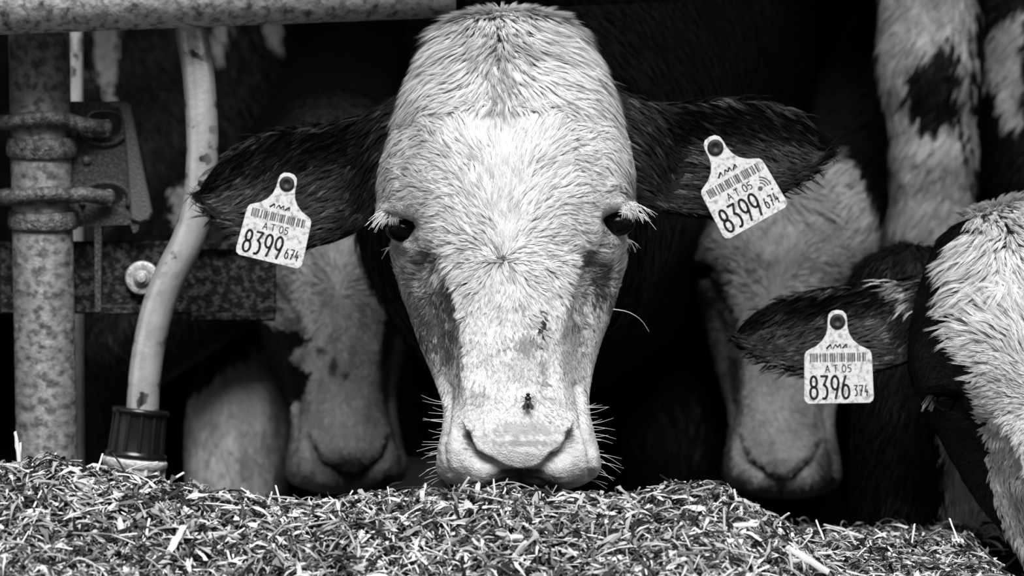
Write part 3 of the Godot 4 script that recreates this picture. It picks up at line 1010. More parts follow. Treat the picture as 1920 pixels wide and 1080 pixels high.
	flesh(mb, [
		[hd + Vector3(0, 0.02, -0.17), Vector3(0.0, 0.64, -0.45), 0.105, 0.15], [Vector3(0, 0.64, -0.45), Vector3(0.12, 0.86, -1.12), 0.16, 0.23],
		[Vector3(0, 0.5, -0.5), Vector3(0.12, 0.62, -1.12), 0.08, 0.19], [Vector3(0.12, 0.86, -1.12), Vector3(0.3, 0.92, -2.2), 0.25, 0.28],
		[Vector3(-0.02, 0.6, -1.1), Vector3(-0.03, 0.36, -1.05), 0.12, 0.065], [Vector3(-0.03, 0.36, -1.05), Vector3(-0.03, 0.08, -1.08), 0.06, 0.05], [Vector3(-0.03, 0.08, -1.08), Vector3(-0.03, 0.035, -1.05), 0.06, 0.035],
		[Vector3(0.22, 0.6, -1.1), Vector3(0.2, 0.36, -1.0), 0.12, 0.065], [Vector3(0.2, 0.36, -1.0), Vector3(0.2, 0.08, -1.03), 0.06, 0.05], [Vector3(0.2, 0.08, -1.03), Vector3(0.2, 0.035, -1.0), 0.06, 0.035],
		[Vector3(0.18, 0.8, -2.2), Vector3(0.17, 0.5, -2.3), 0.17, 0.1], [Vector3(0.17, 0.5, -2.3), Vector3(0.17, 0.04, -2.25), 0.075, 0.045],
		[Vector3(0.42, 0.8, -2.2), Vector3(0.43, 0.5, -2.3), 0.17, 0.1], [Vector3(0.43, 0.5, -2.3), Vector3(0.43, 0.04, -2.25), 0.075, 0.045]], 0.03, 0.08, dark)
	mb.n.fill(Vector3.ZERO)
	mb.smooth()
	grow(mb, hb, {dens = 9000.0, per = 4, w = 0.0014, spread = 0.006}, black_hair(Vector3(0, -1, 0.3), 0.025, 0.009), from)
	var bodym := put("body", mb.mesh(), M.skin, cow)
	cow.move_child(bodym, 0)
	hairs("dark_hair", hb, M.dark_hair, cow)
	# eyes
	for s in [[757, 430, -1], [1157, 418, 1]]:
		var e := MB.new()
		var ctr := P(s[0], s[1], -0.0225)
		var rings := []
		var cols := []
		for j in 13:
			var la := -PI / 2 + PI * j / 12
			var ring := PackedVector3Array()
			for i in 24:
				var lo := TAU * i / 24
				ring.append(ctr + Vector3(cos(la) * cos(lo) * 0.018, sin(la) * 0.0135, cos(la) * sin(lo) * 0.018))
			rings.append(ring); cols.append(Color.WHITE)
		loft(e, rings, cols)
		done("eye", e, M.eye, cow)
		# lashes and brow tuft
		var l := MB.new()
		for i in 110:
			var f := R.randf()
			var o: float = s[2]
			var root := P(s[0] + o * lerpf(2, 26, f), s[1] - 19 - 20 * R.randf() + 6 * absf(f - 0.5), -0.024 + 0.02 * (1 - f))
			var ln := lerpf(10, 48, f * f) * R.randf_range(0.7, 1.2) * K
			var dir := Vector3(o * (0.5 + 0.6 * f), -0.62 + R.randf_range(-0.2, 0.3) + 0.15 * f, 0.2).normalized()
			strand(l, [root, root + dir * ln * 0.5 + Vector3(o * 0.002, 0.002, 0.002), root + dir * ln + Vector3(0, -0.002, 0)], 0.0006, Color.WHITE)
		for i in 8:
			var o: float = s[2]
			var root := P(s[0] + o * R.randf_range(0, 18), s[1] + 30, -0.055)
			strand(l, [root, root + Vector3(o * 0.008, -0.003, 0.004), root + Vector3(o * R.randf_range(0.01, 0.016), -R.randf_range(0.004, 0.014), 0.003)], 0.0004, Color.WHITE)
		done("eyelashes", l, M.lash, cow).set_meta("kind", "stuff")
	# whiskers on the muzzle
	for s in [-1, 1]:
		for i in 24:
			var w := MB.new()
			var y := 758.0 + i * 6.2 + R.randf_range(-9, 9)
			var x: float = interp(SIL, y, 1 if s < 0 else 2) - s * 5.0
			var root := P(x, y, R.randf_range(-0.01, 0.015))
			var dn := lerpf(0.28, -0.55, i / 23.0) + R.randf_range(-0.3, 0.3)
			var ln := R.randf_range(14, 50) * K * (1.0 if R.randf() < 0.8 else 0.6)
			strand(w, [root, root + Vector3(s * ln * 0.5, ln * dn * 0.35, 0.003), root + Vector3(s * ln, ln * dn, 0.005)], 0.00034, Color.WHITE)
			done("whisker", w, M.lash, cow)
	var w2 := MB.new()
	strand(w2, [P(1150, 580, -0.04), P(1178, 585, -0.03), P(1202, 600, -0.03), P(1217, 622, -0.03)], 0.0006, Color.WHITE)
	done("whisker", w2, M.cream, cow)

	ear_tag("pale ear tag 8399 tilted clockwise in the left black ear, beside the bent tube", P(538, 345, -0.112), 0.92, deg_to_rad(-13.5), 0.0, deg_to_rad(-4), "8399", "674", false, 0)
	ear_tag("pale ear tag 8399 with radio wave symbol, tilted, in the right black ear", P(1341, 277, -0.105), 0.99, deg_to_rad(29), deg_to_rad(4), deg_to_rad(-3), "8399", "674", true, 1)

func hind_cows() -> void:
	# white face behind the left ear
	var cow := thing("cow", Vector3.ZERO, "pale mottled cow face blurred behind the left ear tag", "cow", "cattle behind the fence")
	var z := -0.75
	var t := Transform3D(Basis().rotated(Vector3.UP, 0.12).scaled(Vector3(0.86, 1.0, 0.9)), P(634, 545, z))
	var ti := t.affine_inverse()
	var tone1 := func(q: Vector3) -> float:
		var x := q.x / K + 950
		var y := 475 - q.y / K
		if q.z < interp(SIL, y, 4) - 0.02: return 0.008
		var nz := fine.get_noise_2d(x * 0.5 + 900, y * 0.3)
		var edge := 790.0 + 60 * noise.get_noise_2d(y * 1.5, 40) + (60.0 if y > 560 and y < 760 else 0.0)
		if x < edge or y < 300 + 30 * noise.get_noise_2d(x * 3, 7): return 0.012
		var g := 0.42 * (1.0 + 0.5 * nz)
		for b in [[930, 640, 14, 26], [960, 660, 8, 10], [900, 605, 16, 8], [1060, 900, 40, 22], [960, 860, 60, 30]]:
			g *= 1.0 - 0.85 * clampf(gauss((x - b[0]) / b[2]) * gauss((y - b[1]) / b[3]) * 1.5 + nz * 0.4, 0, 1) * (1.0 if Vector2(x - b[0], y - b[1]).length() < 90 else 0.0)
		return g
	var mb := MB.new()
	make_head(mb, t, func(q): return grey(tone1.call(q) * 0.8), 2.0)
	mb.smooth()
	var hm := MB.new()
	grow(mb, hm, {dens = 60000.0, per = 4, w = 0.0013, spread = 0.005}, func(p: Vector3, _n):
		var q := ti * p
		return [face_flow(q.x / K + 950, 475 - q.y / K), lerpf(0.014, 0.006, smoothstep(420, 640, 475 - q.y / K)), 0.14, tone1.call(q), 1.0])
	var hd := t.origin
	flesh(mb, neck_body(hd, Vector3(-0.22, 0.84, -1.75), Vector3(-0.25, 0.92, -2.8)), 0.035, 0.08, func(_p): return grey(0.007))
	mb.n.fill(Vector3.ZERO)
	done("body", mb, M.skin, cow)
	hairs("coat_hair", hm, M.hair, cow)
	small_eye(cow, t, [756, 429]); small_eye(cow, t, [1157, 418])

	# white face on the right, half hidden by the black ears
	cow = thing("cow", Vector3.ZERO, "white-faced cow blurred between the two right-hand tagged ears", "cow", "cattle behind the fence")
	z = -0.8
	var t3 := Transform3D(Basis().rotated(Vector3.FORWARD, 0.03).rotated(Vector3.UP, -0.1).scaled(Vector3(0.86, 1.02, 0.9)), P(1458, 548, z))
	var t3i := t3.affine_inverse()
	var tone3 := func(q: Vector3) -> float:
		var x := q.x / K + 950
		var y := 475 - q.y / K
		if q.z < interp(SIL, y, 4) - 0.03: return 0.01
		var nz := fine.get_noise_2d(x * 0.6 + 500, y * 0.4)
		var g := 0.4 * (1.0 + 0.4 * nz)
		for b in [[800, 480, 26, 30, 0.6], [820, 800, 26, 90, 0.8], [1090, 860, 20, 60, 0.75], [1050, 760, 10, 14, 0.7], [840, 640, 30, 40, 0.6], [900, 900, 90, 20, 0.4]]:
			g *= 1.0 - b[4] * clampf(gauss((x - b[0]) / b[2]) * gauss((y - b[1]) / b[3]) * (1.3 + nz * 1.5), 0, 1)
		return g
	mb = MB.new()
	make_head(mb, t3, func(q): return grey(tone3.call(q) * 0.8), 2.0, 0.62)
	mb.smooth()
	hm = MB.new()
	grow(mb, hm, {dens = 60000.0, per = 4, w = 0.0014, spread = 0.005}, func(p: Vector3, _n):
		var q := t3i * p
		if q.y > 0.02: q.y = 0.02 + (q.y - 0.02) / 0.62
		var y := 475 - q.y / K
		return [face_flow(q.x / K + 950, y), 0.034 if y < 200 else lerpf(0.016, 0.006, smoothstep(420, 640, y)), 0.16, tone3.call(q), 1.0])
	hd = t3.origin
	var bones := neck_body(hd, Vector3(0.64, 0.88, -1.8), Vector3(0.85, 0.93, -2.9))
	# tuft-covered poll leaning to the right, and a pale foreleg
	bones.append([P(1545, 400, z - 0.02), P(1556, 335, z - 0.03), 0.045, 0.03])
	bones.append([P(1590, 480, z - 0.02), P(1605, 430, z - 0.04), 0.04, 0.02])
	var from := mb.idx.size()
	var ink := func(p: Vector3) -> float:
		var q := Vector2(960 + p.x / S(p.z), 540 - (p.y - CY) / S(p.z))
		if p.z > z - 0.09 and q.x > 1440 and q.y < 520 and q.y > 250: return 0.4
		return 0.008
	flesh(mb, bones, 0.03, 0.06, func(p): return grey(ink.call(p)))
	mb.n.fill(Vector3.ZERO)
	mb.smooth()
	grow(mb, hm, {dens = 22000.0, per = 4, w = 0.0014, spread = 0.005}, func(p: Vector3, _n):
		var g: float = ink.call(p)
		return [Vector3(0.5, 0.5, 0), 0.024, 0.3, g, 1.0 if g > 0.1 else 0.15], from)
	put("body", mb.mesh(), M.skin, cow)
	hairs("coat_hair", hm, M.hair, cow)
	small_eye(cow, t3, [770, 438])

	# black cow on the left with a pale foreleg
	cow = thing("cow", Vector3.ZERO, "black cow with pale forelegs standing behind the bracket and bent tube", "cow", "cattle behind the fence")
	mb = MB.new()
	hm = MB.new()
	var zl := -1.0
	var pale := [PackedVector2Array([Vector2(168, 40), Vector2(220, 40), Vector2(218, 150), Vector2(214, 190), Vector2(202, 188), Vector2(188, 150), Vector2(176, 100)]),
		PackedVector2Array([Vector2(398, 30), Vector2(428, 30), Vector2(418, 80), Vector2(404, 140), Vector2(398, 110)]), PackedVector2Array([Vector2(484, 30), Vector2(526, 30), Vector2(522, 88), Vector2(508, 96), Vector2(494, 70)]),
		PackedVector2Array([Vector2(318, 350), Vector2(360, 345), Vector2(352, 425), Vector2(325, 420)])]
	var tone2 := func(p: Vector3) -> float:
		var q := Vector2(960 + p.x / S(p.z), 540 - (p.y - CY) / S(p.z))
		if q.y > 560 and q.x > 330 and p.z > zl - 0.04 and (q - Vector2(440, 672)).dot(Vector2(0.632, 0.777)) > 0: return 0.78 * (1.0 + 0.6 * fine.get_noise_2d(q.x * 0.7, q.y * 0.35))
		for pp in pale:
			if in_poly(q, pp): return 0.42
		return 0.008
	var s := S(zl)
	flesh(mb, [
		[P(505, 445, zl + 0.1), P(235, 638, zl + 0.1), 118 * s, 104 * s], [P(400, 420, zl - 0.2), P(235, 600, zl), 130 * s, 110 * s], [P(380, 250, zl - 0.4), P(200, 400, zl - 0.3), 250 * s, 240 * s], [P(250, 120, zl - 0.45), P(400, 60, zl - 0.45), 240 * s, 230 * s],
		[Vector3(-0.62, 0.95, -1.5), Vector3(-1.7, 0.95, -1.6), 0.27, 0.3],
		[P(448, 630, zl - 0.02), P(450, 760, zl - 0.02), 60 * s, 76 * s], [P(450, 760, zl - 0.02), P(448, 860, zl - 0.02), 76 * s, 82 * s], [P(448, 860, zl - 0.02), P(440, 960, zl - 0.02), 82 * s, 66 * s], [P(440, 960, zl - 0.02), Vector3(P(440, 960, zl).x, 0.05, zl - 0.02), 62 * s, 0.05],
		[P(250, 560, zl - 0.2), Vector3(P(250, 560, zl - 0.2).x, 0.06, zl - 0.25), 0.09, 0.05],
		[Vector3(-1.7, 0.8, -1.5), Vector3(-1.72, 0.05, -1.48), 0.17, 0.05], [Vector3(-1.7, 0.8, -1.7), Vector3(-1.74, 0.05, -1.72), 0.17, 0.05]], 0.025, 0.05, func(p): return grey(tone2.call(p)))
	mb.smooth()
	grow(mb, hm, {dens = 26000.0, per = 4, w = 0.0015, spread = 0.006}, func(p: Vector3, _n):
		return [Vector3(0.2, -1, 0), 0.02, 0.16, tone2.call(p), 1.0])
	put("body", mb.mesh(), M.skin, cow)
	hairs("coat_hair", hm, M.hair, cow)

	# piebald cow standing at the upper right
	cow = thing("cow", Vector3.ZERO, "black and white patched cow standing behind at the upper right corner", "cow", "cattle behind the fence")
	mb = MB.new()
	hm = MB.new()
	var zr := -0.95
	s = S(zr)
	var blackp := [PackedVector2Array([Vector2(1712, 108), Vector2(1760, 88), Vector2(1795, 50), Vector2(1802, 130), Vector2(1806, 200), Vector2(1818, 290), Vector2(1800, 260), Vector2(1788, 205), Vector2(1765, 240), Vector2(1740, 235), Vector2(1715, 200), Vector2(1706, 150)]),
		PackedVector2Array([Vector2(1732, 282), Vector2(1748, 290), Vector2(1756, 318), Vector2(1744, 312)]), PackedVector2Array([Vector2(1822, -80), Vector2(1960, -80), Vector2(1960, 10), Vector2(1900, 20), Vector2(1850, 70), Vector2(1842, 140), Vector2(1880, 150), Vector2(1890, 215), Vector2(1960, 240), Vector2(1960, 520), Vector2(1838, 520), Vector2(1830, 400), Vector2(1822, 200)])]
	var tone5 := func(p: Vector3) -> float:
		var q := Vector2(960 + p.x / S(p.z), 540 - (p.y - CY) / S(p.z))
		q += Vector2(noise.get_noise_2d(q.x * 4, q.y * 4), noise.get_noise_2d(q.x * 4 + 200, q.y * 4)) * 16.0
		if q.x < 1655 or p.z < zr - 0.16 and q.x < 1820: return 0.008
		for pp in blackp:
			if in_poly(q, pp): return 0.008
		if q.x > 1930 or q.y > 560: return 0.008
		return (0.6 if q.y < 270 else 0.42) * (1.0 + 0.5 * fine.get_noise_2d(q.x, q.y * 0.5))
	flesh(mb, [
		[P(1746, -120, zr - 0.05), P(1744, 120, zr), 100 * s, 82 * s], [P(1744, 120, zr), P(1752, 300, zr), 84 * s, 66 * s], [P(1752, 300, zr), P(1746, 440, zr), 64 * s, 66 * s], [P(1746, 440, zr), P(1745, 620, zr), 66 * s, 50 * s],
		[P(1745, 620, zr), Vector3(P(1745, 620, zr).x, 0.05, zr), 50 * s, 0.045],
		[P(1930, 60, zr - 0.12), P(1960, 300, zr - 0.12), 110 * s, 120 * s], [P(1960, 300, zr - 0.12), Vector3(P(1960, 300, zr).x, 0.05, zr - 0.1), 100 * s, 0.05],
		[P(1790, -110, zr - 0.2), Vector3(1.0, 1.06, -1.4), 0.12, 0.26], [Vector3(1.0, 1.06, -1.4), Vector3(1.8, 1.06, -1.45), 0.27, 0.28], [Vector3(1.8, 0.9, -1.3), Vector3(1.82, 0.05, -1.3), 0.16, 0.05], [Vector3(1.8, 0.9, -1.55), Vector3(1.82, 0.05, -1.55), 0.16, 0.05]], 0.025, 0.04, func(p): return grey(tone5.call(p)))
	mb.smooth()
	grow(mb, hm, {dens = 40000.0, per = 5, w = 0.0014, spread = 0.005}, func(p: Vector3, _n):
		return [Vector3(-0.5, -1, 0), 0.028, 0.25, tone5.call(p), 1.0 if p.x > 0.4 else 0.0])
	put("body", mb.mesh(), M.skin, cow)
	hairs("coat_hair", hm, M.hair, cow)

func neck_body(hd: Vector3, sh: Vector3, rump: Vector3) -> Array:
	var out := [[hd + Vector3(0, 0.0, -0.15), hd.lerp(sh, 0.45) + Vector3(0, 0.02, 0), 0.085, 0.115], [hd.lerp(sh, 0.45) + Vector3(0, 0.02, 0), sh, 0.12, 0.2], [sh, rump, 0.21, 0.25]]
	for e in [[sh, 0.11], [rump, 0.13]]:
		for k in [-1, 1]:
			var f: Vector3 = e[0] + Vector3(k * e[1], -0.22, 0)
			out.append([f, Vector3(f.x, 0.3, f.z + 0.02), 0.11, 0.05])
			out.append([Vector3(f.x, 0.3, f.z + 0.02), Vector3(f.x, 0.045, f.z), 0.05, 0.045])
	return out

func small_eye(cow: Node3D, t: Transform3D, at: Array) -> void:
	var e := MB.new()
	var ctr := t * Vector3((at[0] - 950) * K, (475 - at[1]) * K, -0.02)
	var rings := []
	var cols := []
	for j in 9:
		var la := -PI / 2 + PI * j / 8
		var ring := PackedVector3Array()
		for i in 16: ring.append(ctr + Vector3(cos(la) * cos(TAU * i / 16), sin(la) * 0.8, cos(la) * sin(TAU * i / 16)) * 0.0155)
		rings.append(ring); cols.append(Color.WHITE)
	loft(e, rings, cols)
	done("eye", e, M.eye, cow)

func edge_cow() -> void:
	var cow := thing("cow", Vector3.ZERO, "black-sided cow with shaggy white forehead at the right edge", "cow")
	var t := Transform3D(Basis().rotated(Vector3.BACK, deg_to_rad(13.0)), P(1976, 752, -0.08))
	var ti := t.affine_inverse()
	var tone := func(q: Vector3) -> float:
		var x := q.x / K + 950
		var y := 475 - q.y / K
		var edge := interp([[0, 900], [49, 885], [107, 834], [248, 802], [340, 806], [438, 812], [592, 810], [695, 812], [928, 805]], y, 1) + 14 * noise.get_noise_2d(y * 4, 10)
		if x < edge or x > 1900 - edge: return 0.008
		return 0.72 * (1.0 + 0.3 * noise.get_noise_2d(x, y)) if q.z > interp(SIL, y, 4) - 0.02 else 0.008
	var mb := MB.new()
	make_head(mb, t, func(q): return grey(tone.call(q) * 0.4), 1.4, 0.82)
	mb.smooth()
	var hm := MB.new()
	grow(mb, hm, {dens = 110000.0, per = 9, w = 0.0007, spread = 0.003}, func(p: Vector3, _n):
		var q := ti * p
		if q.y > 0.02: q.y = 0.02 + (q.y - 0.02) / 0.82
		var x := q.x / K + 950
		var y := 475 - q.y / K
		var g: float = tone.call(q)
		var f := t.basis * face_flow(x, y)
		if Vector2(x - 757, (y - 430) * 1.2).length() < 18: return [f, 0.01, 0.2, g, 0.0]
		var len := lerpf(0.028, 0.012, smoothstep(200, 520, y))
		if g < 0.1: len = 0.012
		return [f, len, lerpf(0.4, 0.24, smoothstep(250, 520, y)) if g > 0.1 else 0.12, g, 1.0])
	hairs("face_hair", hm, M.hair, cow)
	var el := mb.idx.size()
	var spot := PackedVector2Array([Vector2(1648, 522), Vector2(1690, 524), Vector2(1720, 545), Vector2(1722, 582), Vector2(1700, 575), Vector2(1668, 548)])
	make_ear(mb, [Vector2(1830, 470), Vector2(1745, 505), Vector2(1665, 526), Vector2(1580, 534), Vector2(1500, 548), Vector2(1432, 575), Vector2(1394, 605), Vector2(1380, 626)],
		[Vector2(1800, 670), Vector2(1730, 668), Vector2(1680, 690), Vector2(1600, 706), Vector2(1505, 702), Vector2(1434, 680), Vector2(1396, 655), Vector2(1382, 638)], -0.2, -0.18, 0.045, func(_p): return grey(0.01))
	make_ear(mb, [Vector2(2030, 430), Vector2(2120, 440), Vector2(2200, 440), Vector2(2285, 430), Vector2(2365, 432), Vector2(2430, 452), Vector2(2470, 482), Vector2(2484, 502)],
		[Vector2(2100, 640), Vector2(2150, 620), Vector2(2205, 615), Vector2(2285, 610), Vector2(2375, 590), Vector2(2440, 556), Vector2(2472, 530), Vector2(2483, 514)], -0.2, -0.18, 0.045, func(_p): return grey(0.01))
	mb.n.fill(Vector3.ZERO)
	mb.smooth()
	var hb := MB.new()
	grow(mb, hb, {dens = 42000.0, per = 5, w = 0.0009, spread = 0.003}, func(p: Vector3, _n):
		var q := Vector2(960 + p.x / S(p.z), 540 - (p.y - CY) / S(p.z))
		var g := 0.016 * (1.0 + 2.2 * maxf(0.0, noise.get_noise_3dv(p * 420.0)))
		if R.randf() < 0.1: g *= 4.0
		if q.y < 700 and in_poly(q, spot): g = 0.7
		return [Vector3(-1.0 if q.x < 1980 else 1.0, -0.4 + 0.5 * noise.get_noise_3dv(p * 500.0), 0), 0.02, 0.2, g, 1.0], el)
	hairs("ear_hair", hb, M.dark_hair, cow)
	var hd := t.origin
	var fl := mb.idx.size()
	flesh(mb, [[hd + Vector3(0, 0.03, -0.17), Vector3(hd.x + 0.16, 0.53, -0.5), 0.115, 0.14], [Vector3(hd.x + 0.16, 0.53, -0.5), Vector3(hd.x + 0.55, 0.8, -0.72), 0.14, 0.24], [Vector3(hd.x + 0.55, 0.8, -0.72), Vector3(hd.x + 1.4, 0.88, -0.72), 0.25, 0.28], [Vector3(hd.x + 1.4, 0.75, -0.6), Vector3(hd.x + 1.42, 0.05, -0.58), 0.16, 0.05], [Vector3(hd.x + 1.4, 0.75, -0.85), Vector3(hd.x + 1.42, 0.05, -0.86), 0.16, 0.05],
		[P(1690, 560, -0.45), P(1700, 1000, -0.42), 0.06, 0.055], [P(1700, 1000, -0.42), Vector3(P(1700, 1000, -0.42).x, 0.05, -0.45), 0.05, 0.045], [Vector3(hd.x + 0.16, 0.5, -0.5), P(1720, 620, -0.48), 0.12, 0.075],
		[P(1815, 740, -0.42), P(1822, 1000, -0.42), 0.036, 0.05], [P(1822, 1000, -0.42), Vector3(P(1822, 1000, -0.42).x, 0.05, -0.44), 0.045, 0.045]], 0.024, 0.05, func(p: Vector3):
			var px := 960 + p.x / S(p.z)
			return grey(0.6 * (1.0 + 0.7 * fine.get_noise_2d(px, p.y * 1500)) if px > 1768 and px < 1880 and p.y < 0.46 and p.z > -0.6 else 0.007))
	mb.n.fill(Vector3.ZERO)
	mb.smooth()
	var hn := MB.new()
	grow(mb, hn, {dens = 16000.0, per = 4, w = 0.0012, spread = 0.005}, func(p: Vector3, _n):
		var px := 960 + p.x / S(p.z)
		var pale := px > 1768 and px < 1880 and p.y < 0.46 and p.z > -0.6
		return [Vector3(-0.2, -1, 0.1), 0.02, 0.2, 0.7 * (1.0 + 0.7 * fine.get_noise_2d(px, p.y * 1500)) if pale else 0.008, 1.0 if px < 1960 else 0.0], fl)
	hairs("body_hair", hn, M.dark_hair, cow)
	put("body", mb.mesh(), M.skin, cow)
	small_eye(cow, t, [756, 429])
	var l := MB.new()
	for i in 26:
		var f := R.randf()
		var root := t * Vector3((756 - 950 - lerpf(-14, 18, f)) * K, (475 - 412 + 8 * R.randf()) * K, -0.03)
		strand(l, [root, root + Vector3(-0.006, -0.003, 0.006), root + Vector3(-0.008 - 0.008 * f, -0.012 - 0.01 * R.randf(), 0.008)], 0.0005, Color.WHITE)
	done("eyelashes", l, M.ink_pale, cow).set_meta("kind", "stuff")
	ear_tag("pale ear tag 8396 hanging upright in the lowest black ear", P(1570, 603, -0.14), 0.945, deg_to_rad(1.0), 0.0, deg_to_rad(-3), "8396", "374", false, 2)

# ---------------------------------------------------------------- feed
var CREST := [[-500, 880], [0, 893], [60, 880], [110, 879], [190, 897], [250, 909], [310, 918], [400, 940], [480, 948], [560, 960], [610, 955], [680, 946], [760, 936], [850, 934], [920, 930], [1000, 938], [1100, 944], [1200, 942], [1250, 930], [1300, 926], [1350, 930], [1395, 955], [1440, 982], [1480, 1010], [1520, 1046], [1560, 1090], [1640, 1180], [2400, 1250]]
const ZC := 0.13
func pile_y(x: float, z: float) -> float:
	var px := 960 + x / S(ZC)
	var cy := interp(CREST, px, 1)
	var top := P(0, cy, ZC).y
	var d := z - ZC
	var f := (sqrt(d * d + 0.0004) - 0.02) * (0.62 if d > 0 else 0.5)
	return top - f + 0.006 * noise.get_noise_2d(x * 2500, z * 2500) + 0.003 * noise.get_noise_2d(x * 9000, z * 9000)

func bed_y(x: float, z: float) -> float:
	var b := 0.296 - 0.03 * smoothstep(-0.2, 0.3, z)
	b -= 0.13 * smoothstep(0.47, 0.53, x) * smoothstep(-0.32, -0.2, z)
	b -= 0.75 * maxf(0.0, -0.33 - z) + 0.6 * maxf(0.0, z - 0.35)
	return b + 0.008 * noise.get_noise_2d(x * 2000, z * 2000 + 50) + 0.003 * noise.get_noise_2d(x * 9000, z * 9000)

func ground(x: float, z: float) -> float:
	return maxf(maxf(pile_y(x, z), bed_y(x, z)), 0.002)

func blade(len: float, w: float, th: float, curve: float, n := 4, taper := 0.4, twist := 0.0, rag := 0.25) -> ArrayMesh:
	var mb := MB.new()
	var rings := []
	var cols := []
	for i in n + 1:
		var s := float(i) / n
		var ww := w * (1.0 - taper * absf(2.0 * s - 1.0)) * 0.5
		var c := Vector3((s - 0.5) * len, curve * len * sin(PI * s), 0.4 * rag * w * R.randf_range(-1, 1))
		var b := Basis(Vector3.RIGHT, twist * (s - 0.5))
		var wl := ww * (1.0 + rag * R.randf_range(-1, 1))
		var wr := ww * (1.0 + rag * R.randf_range(-1, 1))
		var sk := (rag * w * R.randf_range(-1.5, 1.5)) if i == 0 or i == n else 0.0
		rings.append(PackedVector3Array([c + b * Vector3(sk, th, -wl * 0.7), c + b * Vector3(-sk, th, wr * 0.7), c + b * Vector3(-sk, 0, wr), c + b * Vector3(0, -th, 0), c + b * Vector3(sk, 0, -wl)]))
		cols.append(Color.WHITE)
	loft(mb, rings, cols)
	mb.smooth()
	return mb.mesh()

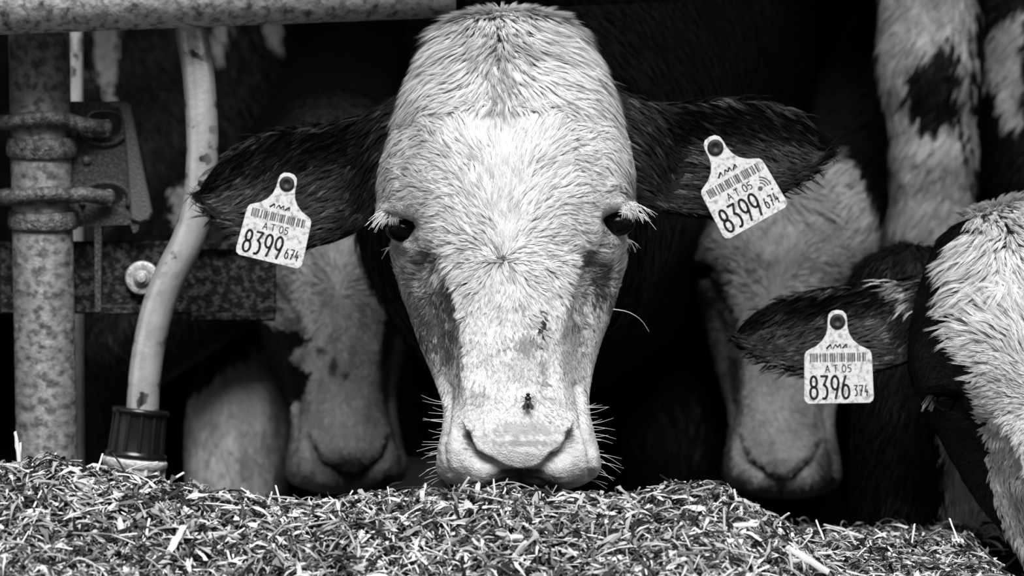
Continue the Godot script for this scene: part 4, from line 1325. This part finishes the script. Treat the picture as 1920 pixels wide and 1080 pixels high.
func feed() -> void:
	var pile := thing("feed_pile", Vector3.ZERO, "heap of chopped straw and silage along the bottom in front of the cattle", "feed")
	var mb := MB.new()
	var nx := 260
	var nz := 90
	for j in nz + 1:
		for i in nx + 1:
			var x := lerpf(-1.3, 1.3, float(i) / nx)
			var z := lerpf(-0.8, 0.95, float(j) / nz)
			mb.vert(Vector3(x, ground(x, z) - 0.004, z))
	for j in nz:
		for i in nx:
			var a := j * (nx + 1) + i
			mb.quad(a, a + 1, a + nx + 2, a + nx + 1)
	mb.smooth()
	var up := Vector3.ZERO
	for k in mb.n: up += k
	if up.y < 0:
		mb.n.fill(Vector3.ZERO)
		for i in range(0, mb.idx.size(), 3):
			var q := mb.idx[i + 1]
			mb.idx[i + 1] = mb.idx[i + 2]
			mb.idx[i + 2] = q
		mb.smooth()
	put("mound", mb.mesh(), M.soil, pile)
	var kinds := [["fine_chaff", blade(0.008, 0.0013, 0.0003, 0.1, 3, 0.4, 0.6, 0.5), 14000, 0.9], ["short_chaff", blade(0.006, 0.0022, 0.0003, 0.12, 3, 0.5, 0.8, 0.5), 14000, 0.9], ["leaf_chaff", blade(0.016, 0.003, 0.0003, 0.2, 5, 0.8, 1.6, 0.4), 6500, 1.0], ["curled_chaff", blade(0.02, 0.0022, 0.0003, 0.3, 6, 0.6, 2.5, 0.4), 4000, 0.9],
		["straw_chaff", blade(0.026, 0.0014, 0.0005, 0.05, 4, 0.2, 0.4, 0.3), 3600, 1.25], ["chip_chaff", blade(0.009, 0.0048, 0.0005, 0.1, 3, 0.4, 0.5, 0.5), 3000, 1.35], ["flake_chaff", blade(0.006, 0.0055, 0.0005, 0.08, 2, 0.3, 0.3, 0.6), 2200, 1.3]]
	for kd in kinds:
		var xf := []
		var cl := []
		for i in int(kd[2] * 1.45):
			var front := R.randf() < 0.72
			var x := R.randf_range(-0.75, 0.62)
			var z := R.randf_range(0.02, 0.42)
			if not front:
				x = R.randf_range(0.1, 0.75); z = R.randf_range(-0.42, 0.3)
			var y := ground(x, z)
			if pile_y(x, z) < bed_y(x, z) and (R.randf() < 0.5 or kd[0] == "flake_chaff"): continue # thinned out behind so the dark base darkens the layer, flakes left out
			var e := 0.01
			var nrm := Vector3(ground(x - e, z) - ground(x + e, z), 2 * e, ground(x, z - e) - ground(x, z + e)).normalized()
			var b := Basis(Quaternion(Vector3.UP, nrm)) * Basis.from_euler(Vector3(R.randfn(0, 0.7), R.randf() * TAU, R.randfn(0, 0.42)))
			var sc := R.randf_range(0.6, 1.8)
			b = b.scaled_local(Vector3(sc, sc, sc * R.randf_range(0.7, 1.3)))
			xf.append(Transform3D(b, Vector3(x, y + R.randf_range(-0.002, 0.008), z)))
			var g: float = pow(R.randf(), 2.2) * 0.95 * kd[3] + 0.012
			cl.append(grey(minf(g, 0.85)))
		multi(kd[0], kd[1], xf, cl, pile)
	# single stalks that can be picked apart
	var shapes := [blade(0.05, 0.0024, 0.0007, 0.04, 6, 0.15, 0.5, 0.3), blade(0.036, 0.0048, 0.0005, 0.04, 5, 0.2, 0.7, 0.35), blade(0.06, 0.0018, 0.0006, 0.12, 7, 0.3, 1.2, 0.4), blade(0.02, 0.008, 0.0007, 0.05, 4, 0.3, 0.4, 0.4), blade(0.032, 0.0056, 0.0004, 0.16, 6, 0.75, 1.8, 0.35), blade(0.024, 0.0035, 0.0004, 0.25, 6, 0.5, 2.2, 0.4), blade(0.014, 0.007, 0.0006, 0.1, 3, 0.3, 0.6, 0.5)]
	var tones := [mat(0.74, 0.7, 0.25), mat(0.58, 0.7, 0.25), mat(0.42, 0.7, 0.25), mat(0.28, 0.7, 0.25)]
	for i in 260:
		var x := R.randf_range(-0.56, 0.56)
		var z := R.randf_range(0.09, 0.26)
		if i > 225: z = R.randf_range(-0.35, 0.1); x = R.randf_range(0.25, 0.58)
		var o := MeshInstance3D.new()
		o.name = "stalk"
		o.mesh = shapes[R.randi() % 7]
		o.material_override = tones[R.randi() % 4]
		var stand := 0.25 if i % 5 else 0.75
		o.transform = Transform3D(Basis.from_euler(Vector3(R.randfn(0.5, 0.4), R.randf() * TAU, R.randfn(0, stand))).scaled(Vector3.ONE * R.randf_range(0.8, 1.45)), Vector3(x, ground(x, z) + 0.006, z))
		pile.add_child(o, true)
	# the long stalks that stand out in the photograph: ends in pixels, width in pixels
	for q in [[28, 810, 38, 872, 8], [38, 830, 34, 900, 7], [345, 886, 290, 918, 5], [380, 912, 352, 940, 5], [398, 935, 470, 968, 9], [465, 920, 455, 955, 4], [510, 922, 500, 955, 4], [553, 934, 505, 930, 4], [225, 970, 230, 1012, 10],
			[345, 985, 308, 1050, 13], [285, 1010, 262, 1042, 5], [1372, 950, 1376, 980, 9], [1390, 948, 1390, 982, 6], [1300, 990, 1370, 1035, 7], [1370, 1035, 1400, 1068, 6], [1340, 985, 1420, 985, 8], [1415, 975, 1475, 1025, 11], [1475, 1025, 1555, 1072, 13], [1480, 1025, 1485, 1075, 6], [1530, 975, 1545, 1012, 7], [1588, 992, 1605, 1022, 7],
			[1640, 992, 1662, 1008, 6], [1715, 982, 1710, 1018, 7], [1780, 972, 1798, 1018, 6], [1455, 978, 1480, 962, 5], [1510, 1038, 1560, 1036, 6], [1555, 1030, 1568, 1052, 6], [880, 1010, 980, 1005, 9], [885, 1010, 925, 1045, 7], [1005, 995, 1000, 1045, 13], [960, 1050, 985, 1015, 9], [1120, 1040, 1165, 1000, 9], [1170, 995, 1200, 1030, 12], [860, 925, 880, 895, 5], [925, 898, 928, 925, 4], [1105, 928, 1140, 940, 6], [1190, 930, 1200, 914, 4]]:
		var z := 0.2 if q[1] > 990 and q[0] < 1500 else 0.14
		if q[0] > 1500 or (q[0] == 1455): z = -0.02
		if q[0] < 40: z = -0.05
		var a := P(q[0], q[1], z)
		var b := P(q[2], q[3], z + 0.012)
		for k in 30:
			if maxf(ground(a.x, a.z) - a.y, ground(b.x, b.z) - b.y) < 0.004: break
			z += 0.006
			a = P(q[0], q[1], z); b = P(q[2], q[3], z + 0.012)
		var far: bool = q[0] > 1500 and q[1] < 1020
		var w: float = q[4] * K * (0.6 if far else 1.0)
		var o := MeshInstance3D.new()
		o.name = "stalk"
		o.mesh = blade(a.distance_to(b), w, minf(w * 0.3, 0.0011), R.randf_range(-0.03, 0.06), 7, 0.15, R.randf_range(-0.5, 0.5), 0.22)
		o.material_override = tones[R.randi() % 3]
		var ax := (b - a).normalized()
		var sd := ax.cross(Vector3(0, 0.35, 0.94)).normalized()
		o.transform = Transform3D(Basis(ax, sd.cross(ax) * -1.0, sd * -1.0), a.lerp(b, 0.5))
		if o.transform.basis.determinant() < 0: o.transform.basis.z *= -1.0
		pile.add_child(o, true)

func multi(called: String, mesh: Mesh, xf: Array, cl: Array, parent: Node) -> void:
	var mm := MultiMesh.new()
	mm.transform_format = MultiMesh.TRANSFORM_3D
	mm.use_colors = true
	mm.mesh = mesh
	mm.instance_count = xf.size()
	for i in xf.size():
		mm.set_instance_transform(i, xf[i])
		mm.set_instance_color(i, cl[i])
	var o := MultiMeshInstance3D.new()
	o.name = called
	o.multimesh = mm
	o.material_override = M.chaff
	o.set_meta("kind", "stuff")
	parent.add_child(o, true)

func small_things() -> void:
	var at := P(990, 754, 0.067)
	var fly := thing("fly", at, "small black fly sitting on the white nose", "fly")
	var mb := MB.new()
	for q in [[0.0, 0.0075, 0.0022, 0.0015], [0.0, 0.0035, 0.0034, 0.003], [0.0, -0.002, 0.0036, 0.0048]]:
		var rings := []
		var cols := []
		for j in 9:
			var la := -PI / 2 + PI * j / 8
			var ring := PackedVector3Array()
			for i in 12: ring.append(Vector3(q[0] + cos(la) * cos(TAU * i / 12) * q[2], q[1] + sin(la) * q[3], cos(la) * sin(TAU * i / 12) * q[2] + 0.003))
			rings.append(ring); cols.append(Color.WHITE)
		loft(mb, rings, cols)
	done("body", mb, M.fly, fly)
	for s in [-1, 1]:
		mb = MB.new()
		slab(mb, PackedVector2Array([Vector2(s * 0.001, 0.003), Vector2(s * 0.005, -0.003), Vector2(s * 0.0055, -0.007), Vector2(s * 0.003, -0.0075), Vector2(s * 0.001, -0.004)]), 0.0058, 0.0062, 0.0001)
		done("wing", mb, M.wing, fly)
		for k in 3:
			mb = MB.new()
			tube(mb, [Vector3(s * 0.002, 0.004 - k * 0.003, 0.002), Vector3(s * 0.005, 0.005 - k * 0.004, 0.003), Vector3(s * 0.0065, 0.006 - k * 0.006, -0.001)], 0.0003, Color.WHITE, 5)
			done("leg", mb, M.fly, fly)
